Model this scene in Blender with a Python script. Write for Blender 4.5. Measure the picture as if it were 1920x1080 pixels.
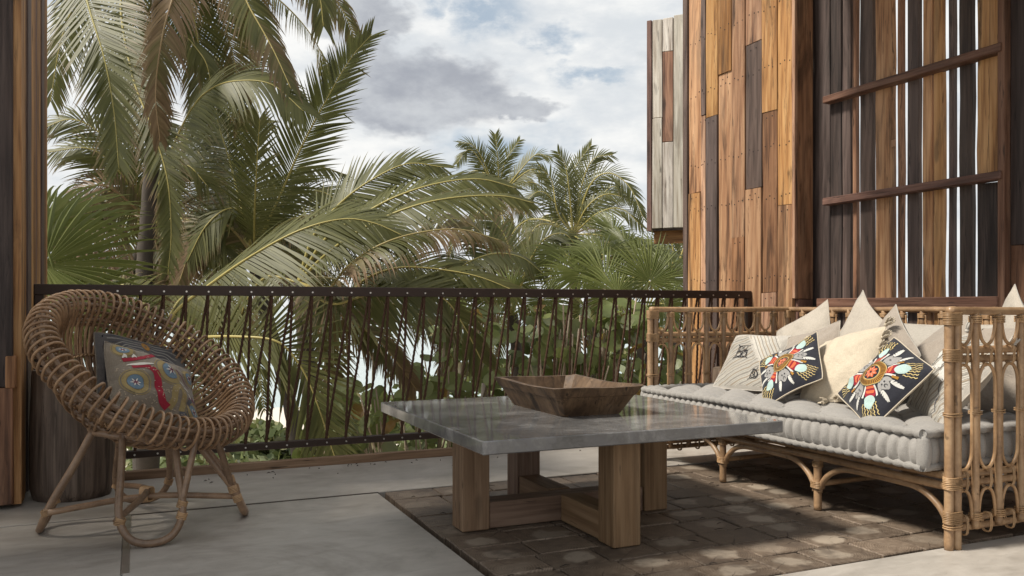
import bpy, bmesh, math, random
import numpy as np
from mathutils import Vector, Matrix

random.seed(7)
RNG = np.random.default_rng(7)
S = bpy.context.scene
for o in list(bpy.data.objects):
    bpy.data.objects.remove(o)
COL = S.collection
R = math.radians

# ------------------------------------------------------------------ camera
YAW = 24.0
cam_d = bpy.data.cameras.new('camera')
cam_d.sensor_width = 36.0
cam_d.lens = 1580.0 / 1920.0 * 36.0
cam_d.shift_y = 36.0 / 1920.0
cam_d.clip_start = 0.05
cam_d.clip_end = 6000
cam = bpy.data.objects.new('camera', cam_d)
COL.objects.link(cam)
cam.location = (0, 0, 0.95)
cam.rotation_euler = (R(90), 0, R(-YAW))
S.camera = cam

# ------------------------------------------------------------------ light
SUN = Vector((-0.62, 0.10, 0.78)).normalized()
sun_d = bpy.data.lights.new('sun', 'SUN')
sun_d.energy = 2.2
sun_d.angle = R(10.0)
sun_d.color = (1.0, 0.93, 0.82)
sun = bpy.data.objects.new('sun', sun_d)
COL.objects.link(sun)
sun.rotation_euler = SUN.to_track_quat('Z', 'Y').to_euler()
sun.location = (-20, -5, 30)

world = bpy.data.worlds.new('World')
S.world = world
world.use_nodes = True
EXPOSURE = 1.25
S.view_settings.view_transform = 'Standard'
S.view_settings.look = 'None'
S.view_settings.exposure = EXPOSURE
S.view_settings.gamma = 1.0
S.view_settings.use_curve_mapping = False


class NT:
    """small helper to write node trees"""
    def __init__(self, nt):
        self.nt = nt
        nt.nodes.clear()

    def n(self, t, ins=None, **props):
        nd = self.nt.nodes.new(t)
        for k, v in props.items():
            setattr(nd, k, v)
        for k, v in (ins or {}).items():
            if hasattr(v, 'is_output'):
                self.nt.links.new(v, nd.inputs[k])
            else:
                nd.inputs[k].default_value = v
        return nd

    def math(self, op, a, b=0.0, c=None, clamp=False):
        ins = {0: a, 1: b}
        if c is not None:
            ins[2] = c
        return self.n('ShaderNodeMath', ins, operation=op, use_clamp=clamp).outputs[0]

    def vmath(self, op, a, b=(0, 0, 0)):
        return self.n('ShaderNodeVectorMath', {0: a, 1: b}, operation=op).outputs[0]

    def mix(self, f, a, b, blend='MIX'):
        nd = self.nt.nodes.new('ShaderNodeMix')
        nd.data_type = 'RGBA'
        nd.blend_type = blend
        for i, v in ((0, f), (6, a), (7, b)):
            if hasattr(v, 'is_output'):
                self.nt.links.new(v, nd.inputs[i])
            else:
                nd.inputs[i].default_value = v if i == 0 else (tuple(v) + (1,) if len(v) == 3 else v)
        return nd.outputs[2]

    def noise(self, vec, scale, detail=4, rough=0.55, dist=0.0):
        return self.n('ShaderNodeTexNoise', {'Vector': vec, 'Scale': scale, 'Detail': detail,
                                             'Roughness': rough, 'Distortion': dist})

    def ramp(self, f, stops):
        nd = self.n('ShaderNodeValToRGB', {0: f})
        cr = nd.color_ramp
        while len(cr.elements) < len(stops):
            cr.elements.new(0.5)
        for e, (p, c) in zip(cr.elements, stops):
            e.position = p
            e.color = tuple(c) + (1,) if not isinstance(c, (int, float)) else (c, c, c, 1)
        return nd.outputs[0]

    def smooth(self, x, a, b):
        nd = self.n('ShaderNodeMapRange', {0: x, 1: a, 2: b, 3: 0.0, 4: 1.0}, interpolation_type='SMOOTHSTEP')
        return nd.outputs[0]


def build_world():
    t = NT(world.node_tree)
    sky = t.n('ShaderNodeTexSky', sky_type='NISHITA')
    sky.sun_disc = False
    sky.sun_elevation = math.asin(SUN.z)
    sky.sun_rotation = math.atan2(SUN.x, SUN.y)
    sky.dust_density = 1.5
    d = t.n('ShaderNodeTexCoord').outputs['Generated']
    sx = t.n('ShaderNodeSeparateXYZ', {0: d})
    az = t.math('ARCTAN2', sx.outputs[0], sx.outputs[1])
    el = t.math('ARCSINE', sx.outputs[2])
    # cloud noise lives on the direction sphere, flattened so that clouds lie in layers
    flat = t.vmath('MULTIPLY', d, (1.0, 1.0, 1.9))
    wob = t.noise(flat, 5.0, 5, 0.6)
    wv = t.vmath('SUBTRACT', wob.outputs['Color'], (0.5, 0.5, 0.5))
    q = t.n('ShaderNodeCombineXYZ', {0: az, 1: el, 2: 0.0}).outputs[0]
    wv2 = t.vmath('MULTIPLY', wv, (0.16, 0.11, 0.0))
    fine = t.noise(flat, 16.0, 9, 0.66)
    fv = t.vmath('MULTIPLY', t.vmath('SUBTRACT', fine.outputs['Color'], (0.5, 0.5, 0.5)), (0.06, 0.042, 0.0))
    qd = t.vmath('ADD', t.vmath('ADD', q, wv2), fv)
    ds = t.n('ShaderNodeSeparateXYZ', {0: qd})

    def blob(a, e, ra, re):
        x = t.math('DIVIDE', t.math('SUBTRACT', ds.outputs[0], a), ra)
        y = t.math('DIVIDE', t.math('SUBTRACT', ds.outputs[1], e), re)
        r2 = t.math('ADD', t.math('MULTIPLY', x, x), t.math('MULTIPLY', y, y))
        return t.math('SUBTRACT', 1.0, r2, clamp=True)

    def union(bs):
        r = bs[0]
        for b in bs[1:]:
            r = t.math('MAXIMUM', r, b)
        return r
    # grey cumulus bank over the sea, and more of the same kind elsewhere from noise
    grey = union([blob(0.325, 0.248, 0.115, 0.062), blob(0.255, 0.268, 0.08, 0.06), blob(0.41, 0.232, 0.07, 0.02),
                  blob(0.24, 0.335, 0.08, 0.03)])
    grey = t.smooth(grey, 0.02, 0.6)
    gn = t.smooth(t.noise(flat, 3.1, 6, 0.58).outputs['Fac'], 0.56, 0.7)
    grey = t.math('MAXIMUM', grey, t.math('MULTIPLY', gn, 0.55))
    blue = union([blob(0.405, 0.335, 0.05, 0.04), blob(0.475, 0.30, 0.055, 0.02), blob(0.52, 0.268, 0.06, 0.012),
                  blob(0.345, 0.345, 0.03, 0.02), blob(0.43, 0.155, 0.06, 0.02), blob(0.06, 0.33, 0.1, 0.05)])
    blue = t.math('MULTIPLY', t.smooth(blue, 0.0, 1.0), t.smooth(fine.outputs['Fac'], 0.30, 0.62))
    bn = t.smooth(t.noise(t.vmath('ADD', flat, (3.1, 1.7, 0.4)), 2.3, 6, 0.6).outputs['Fac'], 0.53, 0.66)
    blue = t.math('MAXIMUM', blue, bn)
    blue = t.math('MULTIPLY', blue, t.smooth(el, 0.08, 0.2))
    shade = t.noise(t.vmath('MULTIPLY', d, (1.0, 1.0, 2.6)), 7.0, 8, 0.6).outputs['Fac']
    white = t.mix(t.smooth(shade, 0.36, 0.66), (3.05, 3.2, 3.34), (4.1, 4.1, 4.02))
    greyc = t.mix(t.smooth(t.noise(flat, 11.0, 7, 0.6).outputs['Fac'], 0.35, 0.7), (1.55, 1.64, 1.86), (2.5, 2.6, 2.74))
    cl = t.mix(t.math('MULTIPLY', grey, 0.92), white, greyc)
    skyc = t.mix(0.85, sky.outputs[0], (1.85, 2.15, 2.42))
    c = t.mix(t.math('MULTIPLY', blue, t.math('SUBTRACT', 1.0, t.math('MULTIPLY', grey, 0.9))), cl, skyc)
    # ground half of the sphere: dull sandy bounce
    low = t.smooth(el, -0.03, 0.0)
    c = t.mix(low, (1.6, 1.5, 1.3), c)
    bg = t.n('ShaderNodeBackground', {'Color': c, 'Strength': 0.1})
    out = t.n('ShaderNodeOutputWorld', {'Surface': bg.outputs[0]})


build_world()


# ------------------------------------------------------------------ mesh helpers
def tag(o, label=None, cat=None, group=None, kind=None):
    if label: o['label'] = label
    if cat: o['category'] = cat
    if group: o['group'] = group
    if kind: o['kind'] = kind
    return o


def empty(name, loc=(0, 0, 0), label=None, cat=None, group=None, kind=None, rz=0.0):
    o = bpy.data.objects.new(name, None)
    o.empty_display_size = 0.1
    COL.objects.link(o)
    o.location = loc
    o.rotation_euler = (0, 0, rz)
    return tag(o, label, cat, group, kind)


def link(name, me, parent=None, loc=(0, 0, 0), rot=(0, 0, 0), kind=None):
    o = bpy.data.objects.new(name, me)
    COL.objects.link(o)
    if parent is not None:
        o.parent = parent
    o.location = loc
    o.rotation_euler = rot
    if kind: o['kind'] = kind
    return o


def mesh(name, v, f, mat, smooth=False, attr=None):
    me = bpy.data.meshes.new(name)
    me.from_pydata([tuple(p) for p in v], [], f)
    me.materials.append(mat)
    if smooth:
        me.polygons.foreach_set('use_smooth', [True] * len(me.polygons))
    if attr is not None:
        for k, vals in attr.items():
            a = me.attributes.new(k, 'FLOAT', 'POINT')
            a.data.foreach_set('value', vals)
    me.update()
    return me


class MB:
    def __init__(s):
        s.v = []
        s.f = []

    def add(s, v, f):
        n = len(s.v)
        s.v += [tuple(p) for p in v]
        s.f += [tuple(i + n for i in q) for q in f]

    def box(s, lo, hi):
        x0, y0, z0 = lo
        x1, y1, z1 = hi
        s.add([(x0, y0, z0), (x1, y0, z0), (x1, y1, z0), (x0, y1, z0), (x0, y0, z1), (x1, y0, z1), (x1, y1, z1), (x0, y1, z1)],
              [(0, 3, 2, 1), (4, 5, 6, 7), (0, 1, 5, 4), (1, 2, 6, 5), (2, 3, 7, 6), (3, 0, 4, 7)])

    def tube(s, pts, r, n=8, closed=False, cap=True):
        pts = [Vector(p) for p in pts]
        m = len(pts)
        rs = r if hasattr(r, '__len__') else [r] * m
        T = []
        for i in range(m):
            if closed:
                t = pts[(i + 1) % m] - pts[i - 1]
            else:
                t = pts[min(i + 1, m - 1)] - pts[max(i - 1, 0)]
            T.append(t.normalized())
        a = Vector((0, 0, 1)) if abs(T[0].z) < 0.9 else Vector((1, 0, 0))
        u = T[0].cross(a).normalized()
        base = len(s.v)
        for i in range(m):
            u = (u - T[i] * u.dot(T[i])).normalized()
            w = T[i].cross(u)
            for k in range(n):
                th = 2 * math.pi * k / n
                s.v.append(tuple(pts[i] + (u * math.cos(th) + w * math.sin(th)) * rs[i]))
        for i in range(m if closed else m - 1):
            j = (i + 1) % m
            for k in range(n):
                k2 = (k + 1) % n
                s.f.append((base + i * n + k, base + i * n + k2, base + j * n + k2, base + j * n + k))
        if cap and not closed:
            s.f.append(tuple(base + k for k in range(n))[::-1])
            s.f.append(tuple(base + (m - 1) * n + k for k in range(n)))

    def build(s, name, mat, parent=None, smooth=False, kind=None, loc=(0, 0, 0), rot=(0, 0, 0)):
        return link(name, mesh(name, s.v, s.f, mat, smooth), parent, loc, rot, kind)

    def me(s, name, mat, smooth=False):
        return mesh(name, s.v, s.f, mat, smooth)


def cbox(name, size, mat, bev=0.004, rough=0.0, cuts=0):
    """chamfered block centred on x,y with base at z=0; length along local z"""
    bm = bmesh.new()
    bmesh.ops.create_cube(bm, size=1.0)
    for v in bm.verts:
        v.co.x *= size[0]
        v.co.y *= size[1]
        v.co.z = (v.co.z + 0.5) * size[2]
        if rough:
            v.co.x += random.uniform(-rough, rough)
            v.co.y += random.uniform(-rough, rough)
            v.co.z += random.uniform(-rough, rough)
    if bev:
        bmesh.ops.bevel(bm, geom=bm.edges[:], offset=bev, segments=1, affect='EDGES')
    me = bpy.data.meshes.new(name)
    bm.to_mesh(me)
    bm.free()
    me.materials.append(mat)
    return me


def hewn(name, size, mat, jit=0.0022, seg=7):
    """sawn board with slightly wavering edges; base at z=0, length along z"""
    wx, wy, L = size
    v, f = [], []
    ch = 0.004
    ph = [random.uniform(0, 6.28) for _ in range(4)]
    for i in range(seg + 1):
        z = L * i / seg
        jx = random.uniform(-jit, jit) * 0.5
        a = wy / 2 + random.uniform(-jit, jit) * 1.2 - (0.002 if i in (0, seg) else 0)
        b = wy / 2 + random.uniform(-jit, jit) * 1.2 - (0.002 if i in (0, seg) else 0)
        zz = z + (random.uniform(-0.004, 0.004) if i in (0, seg) else random.uniform(-.2, .2) * L / seg)
        x0, x1 = -wx / 2 + jx, wx / 2
        for (x, y) in ((x0, -a + ch), (x0, b - ch), (x0 + ch, b), (x1, b), (x1, -a), (x0 + ch, -a)):
            v.append((x, y, zz + (y / wy) * (0.006 * math.sin(ph[0]) if i in (0, seg) else 0)))
    for i in range(seg):
        for k in range(6):
            k2 = (k + 1) % 6
            f.append((i * 6 + k, (i + 1) * 6 + k, (i + 1) * 6 + k2, i * 6 + k2))
    f.append(tuple(range(6))); f.append(tuple(seg * 6 + k for k in range(6))[::-1])
    return mesh(name, v, f, mat)


def spline(pts, per=8):
    P = [Vector(p) for p in pts]
    out = []
    m = len(P)
    for i in range(m - 1):
        p0 = P[i - 1] if i else P[0] * 2 - P[1]
        p3 = P[i + 2] if i + 2 < m else P[-1] * 2 - P[-2]
        for k in range(per):
            t = k / per
            out.append(0.5 * ((2 * P[i]) + (P[i + 1] - p0) * t + (2 * p0 - 5 * P[i] + 4 * P[i + 1] - p3) * t * t
                              + (-p0 + 3 * P[i] - 3 * P[i + 1] + p3) * t ** 3))
    out.append(P[-1].copy())
    return out


# ------------------------------------------------------------------ materials
def new_mat(name):
    m = bpy.data.materials.new(name)
    m.use_nodes = True
    return m, NT(m.node_tree)


def finish(t, col, rough=0.6, bump=None, bs=0.3, bd=0.005, spec=0.5, sheen=0.0, metal=0.0, trans=None):
    ins = {'Base Color': col, 'Roughness': rough, 'Specular IOR Level': spec, 'Metallic': metal}
    if sheen:
        ins['Sheen Weight'] = sheen
    b = t.n('ShaderNodeBsdfPrincipled', ins)
    if bump is not None:
        bn = t.n('ShaderNodeBump', {'Height': bump, 'Strength': bs, 'Distance': bd})
        t.nt.links.new(bn.outputs[0], b.inputs['Normal'])
    sh = b.outputs[0]
    if trans is not None:
        fac, tc = trans
        tr = t.n('ShaderNodeBsdfTranslucent', {'Color': tc})
        sh = t.n('ShaderNodeMixShader', {0: fac, 1: sh, 2: tr.outputs[0]}).outputs[0]
    t.n('ShaderNodeOutputMaterial', {'Surface': sh})


def objvec(t, k=37.0):
    oc = t.n('ShaderNodeTexCoord').outputs['Object']
    rnd = t.n('ShaderNodeObjectInfo').outputs['Random']
    off = t.n('ShaderNodeCombineXYZ', {0: t.math('MULTIPLY', rnd, k), 1: t.math('MULTIPLY', rnd, k * 1.7), 2: t.math('MULTIPLY', rnd, k * 0.7)}).outputs[0]
    return t.vmath('ADD', oc, off), rnd


def wood(name, dark, mid, light, rough=0.62, var=0.35, stain=0.6, grain=1.0, spec=0.35, bs=0.45):
    m, t = new_mat(name)
    v, rnd = objvec(t)
    g1 = t.noise(t.vmath('MULTIPLY', v, (26, 26, 1.1)), grain, 9, 0.62, 0.5).outputs['Fac']
    g2 = t.noise(t.vmath('MULTIPLY', v, (110, 110, 2.2)), grain, 5, 0.6, 0.2).outputs['Fac']
    wv = t.n('ShaderNodeTexWave', {'Vector': t.vmath('MULTIPLY', v, (1, 1, 0.10)), 'Scale': 9.0, 'Distortion': 7.0, 'Detail': 3.0, 'Detail Scale': 1.4},
             wave_type='BANDS', bands_direction='DIAGONAL').outputs['Fac']
    f = t.math('ADD', t.math('MULTIPLY', g1, 0.72), t.math('ADD', t.math('MULTIPLY', wv, 0.09), t.math('MULTIPLY', g2, 0.36)))
    c = t.ramp(f, [(0.40, dark), (0.55, mid), (0.74, light)])
    st = t.smooth(t.noise(t.vmath('MULTIPLY', v, (7, 7, 1.0)), 1.0, 6, 0.62, 0.8).outputs['Fac'], 0.48, 0.68)
    c = t.mix(t.math('MULTIPLY', st, stain), c, tuple(x * 0.45 for x in dark))
    sp = t.smooth(t.noise(t.vmath('MULTIPLY', v, (42, 42, 5.0)), 1.0, 3, 0.5).outputs['Fac'], 0.66, 0.74)
    c = t.mix(t.math('MULTIPLY', sp, 0.75), c, tuple(x * 0.22 for x in dark))
    vo = t.n('ShaderNodeTexVoronoi', {'Vector': t.vmath('MULTIPLY', t.vmath('ADD', v, t.vmath('MULTIPLY', t.noise(v, 6.0, 2, 0.5).outputs['Color'], (0.06, 0.06, 0.12))), (5.5, 5.5, 1.7)), 'Scale': 1.0, 'Randomness': 1.0}).outputs['Distance']
    kn = t.math('SUBTRACT', 1.0, t.smooth(vo, 0.05, 0.15))
    c = t.mix(t.math('MULTIPLY', kn, 0.8 * min(1.0, stain + 0.1)), c, tuple(x * 0.3 for x in dark))
    pl = t.smooth(t.noise(t.vmath('MULTIPLY', v, (5, 5, 0.5)), 1.0, 4, 0.6, 0.5).outputs['Fac'], 0.50, 0.66)
    c = t.mix(t.math('MULTIPLY', pl, 0.45 * stain), c, tuple(min(1, x * 1.12 + 0.03) for x in light))
    ck = t.math('ABSOLUTE', t.math('SUBTRACT', t.noise(t.vmath('MULTIPLY', v, (16, 16, 0.55)), 1.0, 5, 0.6, 0.6).outputs['Fac'], 0.5))
    ck = t.math('MULTIPLY', t.math('SUBTRACT', 1.0, t.smooth(ck, 0.0, 0.016)), t.smooth(g1, 0.42, 0.58))
    c = t.mix(t.math('MULTIPLY', ck, 0.7 * min(1.0, stain * 1.3)), c, tuple(x * 0.3 for x in dark))
    val = t.math('ADD', 1.0 - var * 0.5, t.math('MULTIPLY', rnd, var))
    r2 = t.math('FRACT', t.math('MULTIPLY', rnd, 17.3))
    hs = t.n('ShaderNodeHueSaturation', {'Hue': t.math('ADD', 0.488, t.math('MULTIPLY', r2, 0.02)),
                                         'Saturation': t.math('ADD', 0.8, t.math('MULTIPLY', r2, 0.3)), 'Value': val, 'Color': c}).outputs[0]
    h = t.math('ADD', t.math('MULTIPLY', g2, 0.5), t.math('SUBTRACT', g1, t.math('MULTIPLY', sp, 0.6)))
    finish(t, hs, t.math('ADD', rough - 0.1, t.math('MULTIPLY', g2, 0.2)), h, bs, 0.006, spec)
    return m


M = {}
M['honey'] = wood('wood_honey', (0.085, 0.034, 0.013), (0.34, 0.165, 0.060), (0.50, 0.29, 0.13), var=0.5, stain=0.9)
M['honey_deep'] = wood('wood_red_brown', (0.07, 0.030, 0.014), (0.215, 0.098, 0.042), (0.34, 0.178, 0.085), var=0.4, stain=0.8)
M['umber'] = wood('wood_umber', (0.04, 0.026, 0.020), (0.095, 0.062, 0.050), (0.15, 0.105, 0.085), var=0.4)
M['charred'] = wood('wood_dark', (0.018, 0.012, 0.010), (0.045, 0.030, 0.025), (0.085, 0.06, 0.05), var=0.4)
M['beam'] = wood('wood_beam', (0.06, 0.028, 0.018), (0.15, 0.072, 0.046), (0.23, 0.125, 0.085), var=0.2)
M['bleached'] = wood('wood_bleached', (0.20, 0.15, 0.11), (0.46, 0.41, 0.345), (0.64, 0.60, 0.53), var=0.35, stain=0.45)
M['teak'] = wood('wood_teak', (0.115, 0.064, 0.032), (0.22, 0.132, 0.070), (0.30, 0.195, 0.112), var=0.18, stain=0.25, bs=0.15)
M['log'] = wood('wood_log', (0.045, 0.03, 0.021), (0.12, 0.085, 0.062), (0.21, 0.155, 0.115), var=0.1, stain=0.75)
M['bowl'] = wood('wood_bowl', (0.035, 0.020, 0.013), (0.085, 0.05, 0.031), (0.145, 0.09, 0.056), var=0.0, stain=0.95, grain=0.55, rough=0.6)


def endgrain():
    m, t = new_mat('end_grain')
    oc = t.n('ShaderNodeTexCoord').outputs['Object']
    v, rnd = objvec(t)
    r2 = t.math('FRACT', t.math('MULTIPLY', rnd, 23.7))
    r3 = t.math('FRACT', t.math('MULTIPLY', rnd, 71.1))
    off = t.n('ShaderNodeCombineXYZ', {0: t.math('MULTIPLY', t.math('SUBTRACT', r2, 0.5), 0.09), 1: t.math('MULTIPLY', t.math('SUBTRACT', r3, 0.5), 0.07), 2: 0.0}).outputs[0]
    p = t.vmath('ADD', oc, off)
    wob = t.noise(v, 9.0, 4, 0.6)
    pd = t.vmath('ADD', p, t.vmath('MULTIPLY', t.vmath('SUBTRACT', wob.outputs['Color'], (0.5, 0.5, 0.5)), (0.05, 0.05, 0)))
    pf = t.vmath('MULTIPLY', pd, (1.0, 1.2, 0.0))
    ln = t.n('ShaderNodeVectorMath', {0: pf}, operation='LENGTH').outputs['Value']
    ring = t.math('ADD', 0.5, t.math('MULTIPLY', t.math('SINE', t.math('MULTIPLY', ln, 620.0)), 0.5))
    gr = t.noise(t.vmath('MULTIPLY', v, (1, 1, 0.2)), 34.0, 6, 0.62).outputs['Fac']
    f = t.math('ADD', t.math('MULTIPLY', ring, 0.22), t.math('MULTIPLY', gr, 0.78))
    c = t.ramp(f, [(0.25, (0.085, 0.060, 0.042)), (0.55, (0.165, 0.122, 0.087)), (0.8, (0.25, 0.195, 0.145))])
    # pale worn heart of each block
    heart = t.math('SUBTRACT', 1.0, t.smooth(t.math('ADD', ln, t.math('MULTIPLY', t.math('SUBTRACT', wob.outputs['Fac'], 0.5), 0.16)), 0.05, 0.085))
    amt = t.math('MULTIPLY', heart, t.smooth(rnd, 0.15, 0.75))
    c = t.mix(t.math('MULTIPLY', amt, 0.6), c, (0.43, 0.36, 0.28))
    stn = t.smooth(t.noise(v, 5.0, 5, 0.6).outputs['Fac'], 0.54, 0.68)
    c = t.mix(t.math('MULTIPLY', stn, 0.55), c, (0.05, 0.036, 0.028))
    ang = t.n('ShaderNodeSeparateXYZ', {0: pd})
    a = t.math('ARCTAN2', ang.outputs[0], ang.outputs[1])
    crk = t.math('ABSOLUTE', t.math('SINE', t.math('ADD', t.math('MULTIPLY', a, 1.5), t.math('MULTIPLY', rnd, 40.0))))
    crk = t.math('MULTIPLY', t.math('SUBTRACT', 1.0, t.smooth(crk, 0.0, 0.055)), t.smooth(gr, 0.40, 0.5))
    c = t.mix(t.math('MULTIPLY', crk, 0.8), c, (0.03, 0.02, 0.015))
    val = t.math('ADD', 0.75, t.math('MULTIPLY', r3, 0.5))
    c = t.n('ShaderNodeHueSaturation', {'Value': val, 'Color': c, 'Saturation': 0.95}).outputs[0]
    finish(t, c, t.math('ADD', 0.42, t.math('MULTIPLY', gr, 0.25)), t.math('SUBTRACT', t.math('ADD', gr, t.math('MULTIPLY', ring, 0.15)), crk), 0.4, 0.004, 0.4)
    return m


M['end_grain'] = endgrain()


def concrete():
    m, t = new_mat('polished_concrete')
    v = t.n('ShaderNodeTexCoord').outputs['Object']
    a = t.noise(v, 1.1, 8, 0.62, 0.6).outputs['Fac']
    b = t.noise(t.vmath('MULTIPLY', v, (1.0, 2.6, 1)), 5.5, 8, 0.66, 0.8).outputs['Fac']
    f = t.math('ADD', t.math('MULTIPLY', a, 0.55), t.math('MULTIPLY', b, 0.45))
    c = t.ramp(f, [(0.3, (0.22, 0.197, 0.17)), (0.5, (0.39, 0.356, 0.315)), (0.7, (0.52, 0.48, 0.43))])
    sp = t.smooth(t.noise(v, 42.0, 4, 0.6).outputs['Fac'], 0.64, 0.72)
    c = t.mix(t.math('MULTIPLY', sp, 0.3), c, (0.14, 0.125, 0.11))
    sw = t.noise(t.vmath('MULTIPLY', v, (3, 14, 1)), 2.0, 6, 0.7, 1.5).outputs['Fac']
    c = t.mix(t.math('MULTIPLY', t.smooth(sw, 0.55, 0.75), 0.25), c, (0.42, 0.40, 0.375))
    bl = t.smooth(t.noise(t.vmath('ADD', v, (4.0, 2.0, 0)), 0.9, 5, 0.68, 1.2).outputs['Fac'], 0.52, 0.66)
    c = t.mix(t.math('MULTIPLY', bl, 0.38), c, (0.17, 0.145, 0.12))
    gt = t.smooth(t.noise(v, 120.0, 2, 0.5).outputs['Fac'], 0.70, 0.76)
    c = t.mix(t.math('MULTIPLY', gt, 0.5), c, (0.10, 0.085, 0.07))
    finish(t, c, t.math('ADD', 0.27, t.math('MULTIPLY', b, 0.34)), t.math('ADD', b, t.math('MULTIPLY', sp, -0.3)), 0.12, 0.004, 0.45)
    return m


M['concrete'] = concrete()


def marble():
    m, t = new_mat('grey_marble')
    v = t.n('ShaderNodeTexCoord').outputs['Object']
    wob = t.noise(v, 2.6, 6, 0.6, 0.4).outputs['Color']
    p = t.vmath('ADD', t.vmath('MULTIPLY', v, (1.0, 2.2, 1.0)), t.vmath('MULTIPLY', t.vmath('SUBTRACT', wob, (0.5, 0.5, 0.5)), (0.9, 0.9, 0.9)))
    a = t.noise(p, 3.0, 9, 0.63, 0.7).outputs['Fac']
    vein = t.math('ABSOLUTE', t.math('SUBTRACT', t.noise(p, 2.2, 8, 0.6, 0.3).outputs['Fac'], 0.5))
    vein = t.math('SUBTRACT', 1.0, t.smooth(vein, 0.0, 0.05))
    c = t.ramp(a, [(0.3, (0.095, 0.092, 0.09)), (0.5, (0.185, 0.18, 0.175)), (0.68, (0.34, 0.33, 0.32))])
    c = t.mix(t.math('MULTIPLY', vein, 0.45), c, (0.16, 0.158, 0.165))
    finish(t, c, t.math('ADD', 0.05, t.math('MULTIPLY', a, 0.06)), None, spec=0.65)
    return m


M['marble'] = marble()


def rattan(name, c0, c1, c2, rough=0.38):
    m, t = new_mat(name)
    v, rnd = objvec(t)
    n1 = t.noise(v, 7.0, 5, 0.6).outputs['Fac']
    n2 = t.noise(v, 60.0, 4, 0.6).outputs['Fac']
    f = t.math('ADD', t.math('MULTIPLY', n1, 0.7), t.math('MULTIPLY', n2, 0.3))
    c = t.ramp(f, [(0.32, c0), (0.52, c1), (0.72, c2)])
    vv = t.math('ADD', 0.82, t.math('MULTIPLY', rnd, 0.36))
    c = t.n('ShaderNodeHueSaturation', {'Value': vv, 'Color': c}).outputs[0]
    sp = t.smooth(t.noise(v, 26.0, 2, 0.5).outputs['Fac'], 0.68, 0.74)
    c = t.mix(t.math('MULTIPLY', sp, 0.6), c, tuple(x * 0.35 for x in c0))
    finish(t, c, rough, n2, 0.15, 0.003, 0.5)
    return m


M['rattan'] = rattan('rattan_pole', (0.18, 0.105, 0.055), (0.345, 0.215, 0.118), (0.46, 0.315, 0.185))
M['cane'] = rattan('rattan_cane', (0.27, 0.15, 0.07), (0.42, 0.255, 0.13), (0.54, 0.36, 0.2))
M['binding'] = rattan('rattan_binding', (0.24, 0.14, 0.065), (0.40, 0.25, 0.13), (0.52, 0.35, 0.2), 0.45)
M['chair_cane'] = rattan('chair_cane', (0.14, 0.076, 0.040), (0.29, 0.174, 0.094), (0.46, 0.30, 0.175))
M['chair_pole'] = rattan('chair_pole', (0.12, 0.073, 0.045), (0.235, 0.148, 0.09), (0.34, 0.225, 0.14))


def fabric(name, col, var=0.12, weave=900.0, sheen=0.25, fold=0.5, rough=0.9):
    m, t = new_mat(name)
    v, rnd = objvec(t, 11.0)
    n1 = t.noise(v, 6.0, 5, 0.6).outputs['Fac']
    w1 = t.noise(t.vmath('MULTIPLY', v, (1, 0.15, 1)), weave * 0.35, 2, 0.5).outputs['Fac']
    w2 = t.noise(t.vmath('MULTIPLY', v, (0.15, 1, 1)), weave * 0.35, 2, 0.5).outputs['Fac']
    w = t.math('ADD', w1, w2)
    k = t.math('ADD', 1.0 - var, t.math('ADD', t.math('MULTIPLY', n1, var), t.math('MULTIPLY', t.math('SUBTRACT', w, 1.0), 0.35)))
    c = t.n('ShaderNodeHueSaturation', {'Value': k, 'Color': tuple(col) + (1,)}).outputs[0]
    fl = t.noise(t.vmath('MULTIPLY', v, (1, 1.5, 1)), 9.0, 3, 0.5, 0.8).outputs['Fac']
    finish(t, c, rough, t.math('ADD', t.math('MULTIPLY', w, 0.06), t.math('MULTIPLY', fl, fold)), 0.6, 0.028, 0.2, sheen)
    return m


M['linen'] = fabric('linen_natural', (0.44, 0.395, 0.335))
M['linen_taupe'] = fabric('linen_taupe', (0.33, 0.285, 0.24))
M['linen_grey'] = fabric('linen_grey', (0.41, 0.38, 0.335))
M['mattress'] = fabric('mattress_cotton', (0.32, 0.303, 0.282), fold=0.35)
M['mattress_seam'] = fabric('mattress_seam', (0.30, 0.284, 0.263), fold=0.2)
M['cream'] = fabric('cream_cotton', (0.56, 0.485, 0.375))
M['navy'] = fabric('navy_cotton', (0.026, 0.027, 0.036), sheen=0.15)
M['taupe_chair'] = fabric('taupe_cotton', (0.20, 0.165, 0.125))
M['grey_chair'] = fabric('grey_cotton', (0.105, 0.095, 0.09))
M['pale'] = fabric('pale_cotton', (0.46, 0.43, 0.385))


def thread(name, col):
    return fabric('thread_' + name, col, var=0.3, weave=1400.0, sheen=0.1, fold=0.1)


for nm, c in dict(white=(0.68, 0.67, 0.63), aqua=(0.47, 0.62, 0.59), crimson=(0.33, 0.022, 0.042), coral=(0.66, 0.16, 0.07),
                  ochre=(0.40, 0.20, 0.04), grey=(0.36, 0.35, 0.34), yellow=(0.66, 0.52, 0.24), black=(0.02, 0.02, 0.026),
                  pink=(0.72, 0.30, 0.20), bone=(0.70, 0.67, 0.60), stone=(0.34, 0.32, 0.285), steel=(0.16, 0.23, 0.29),
                  gold=(0.33, 0.25, 0.11), plum=(0.17, 0.05, 0.08), slate=(0.10, 0.10, 0.115), sand=(0.42, 0.34, 0.25)).items():
    M['t_' + nm] = thread(nm, c)


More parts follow.
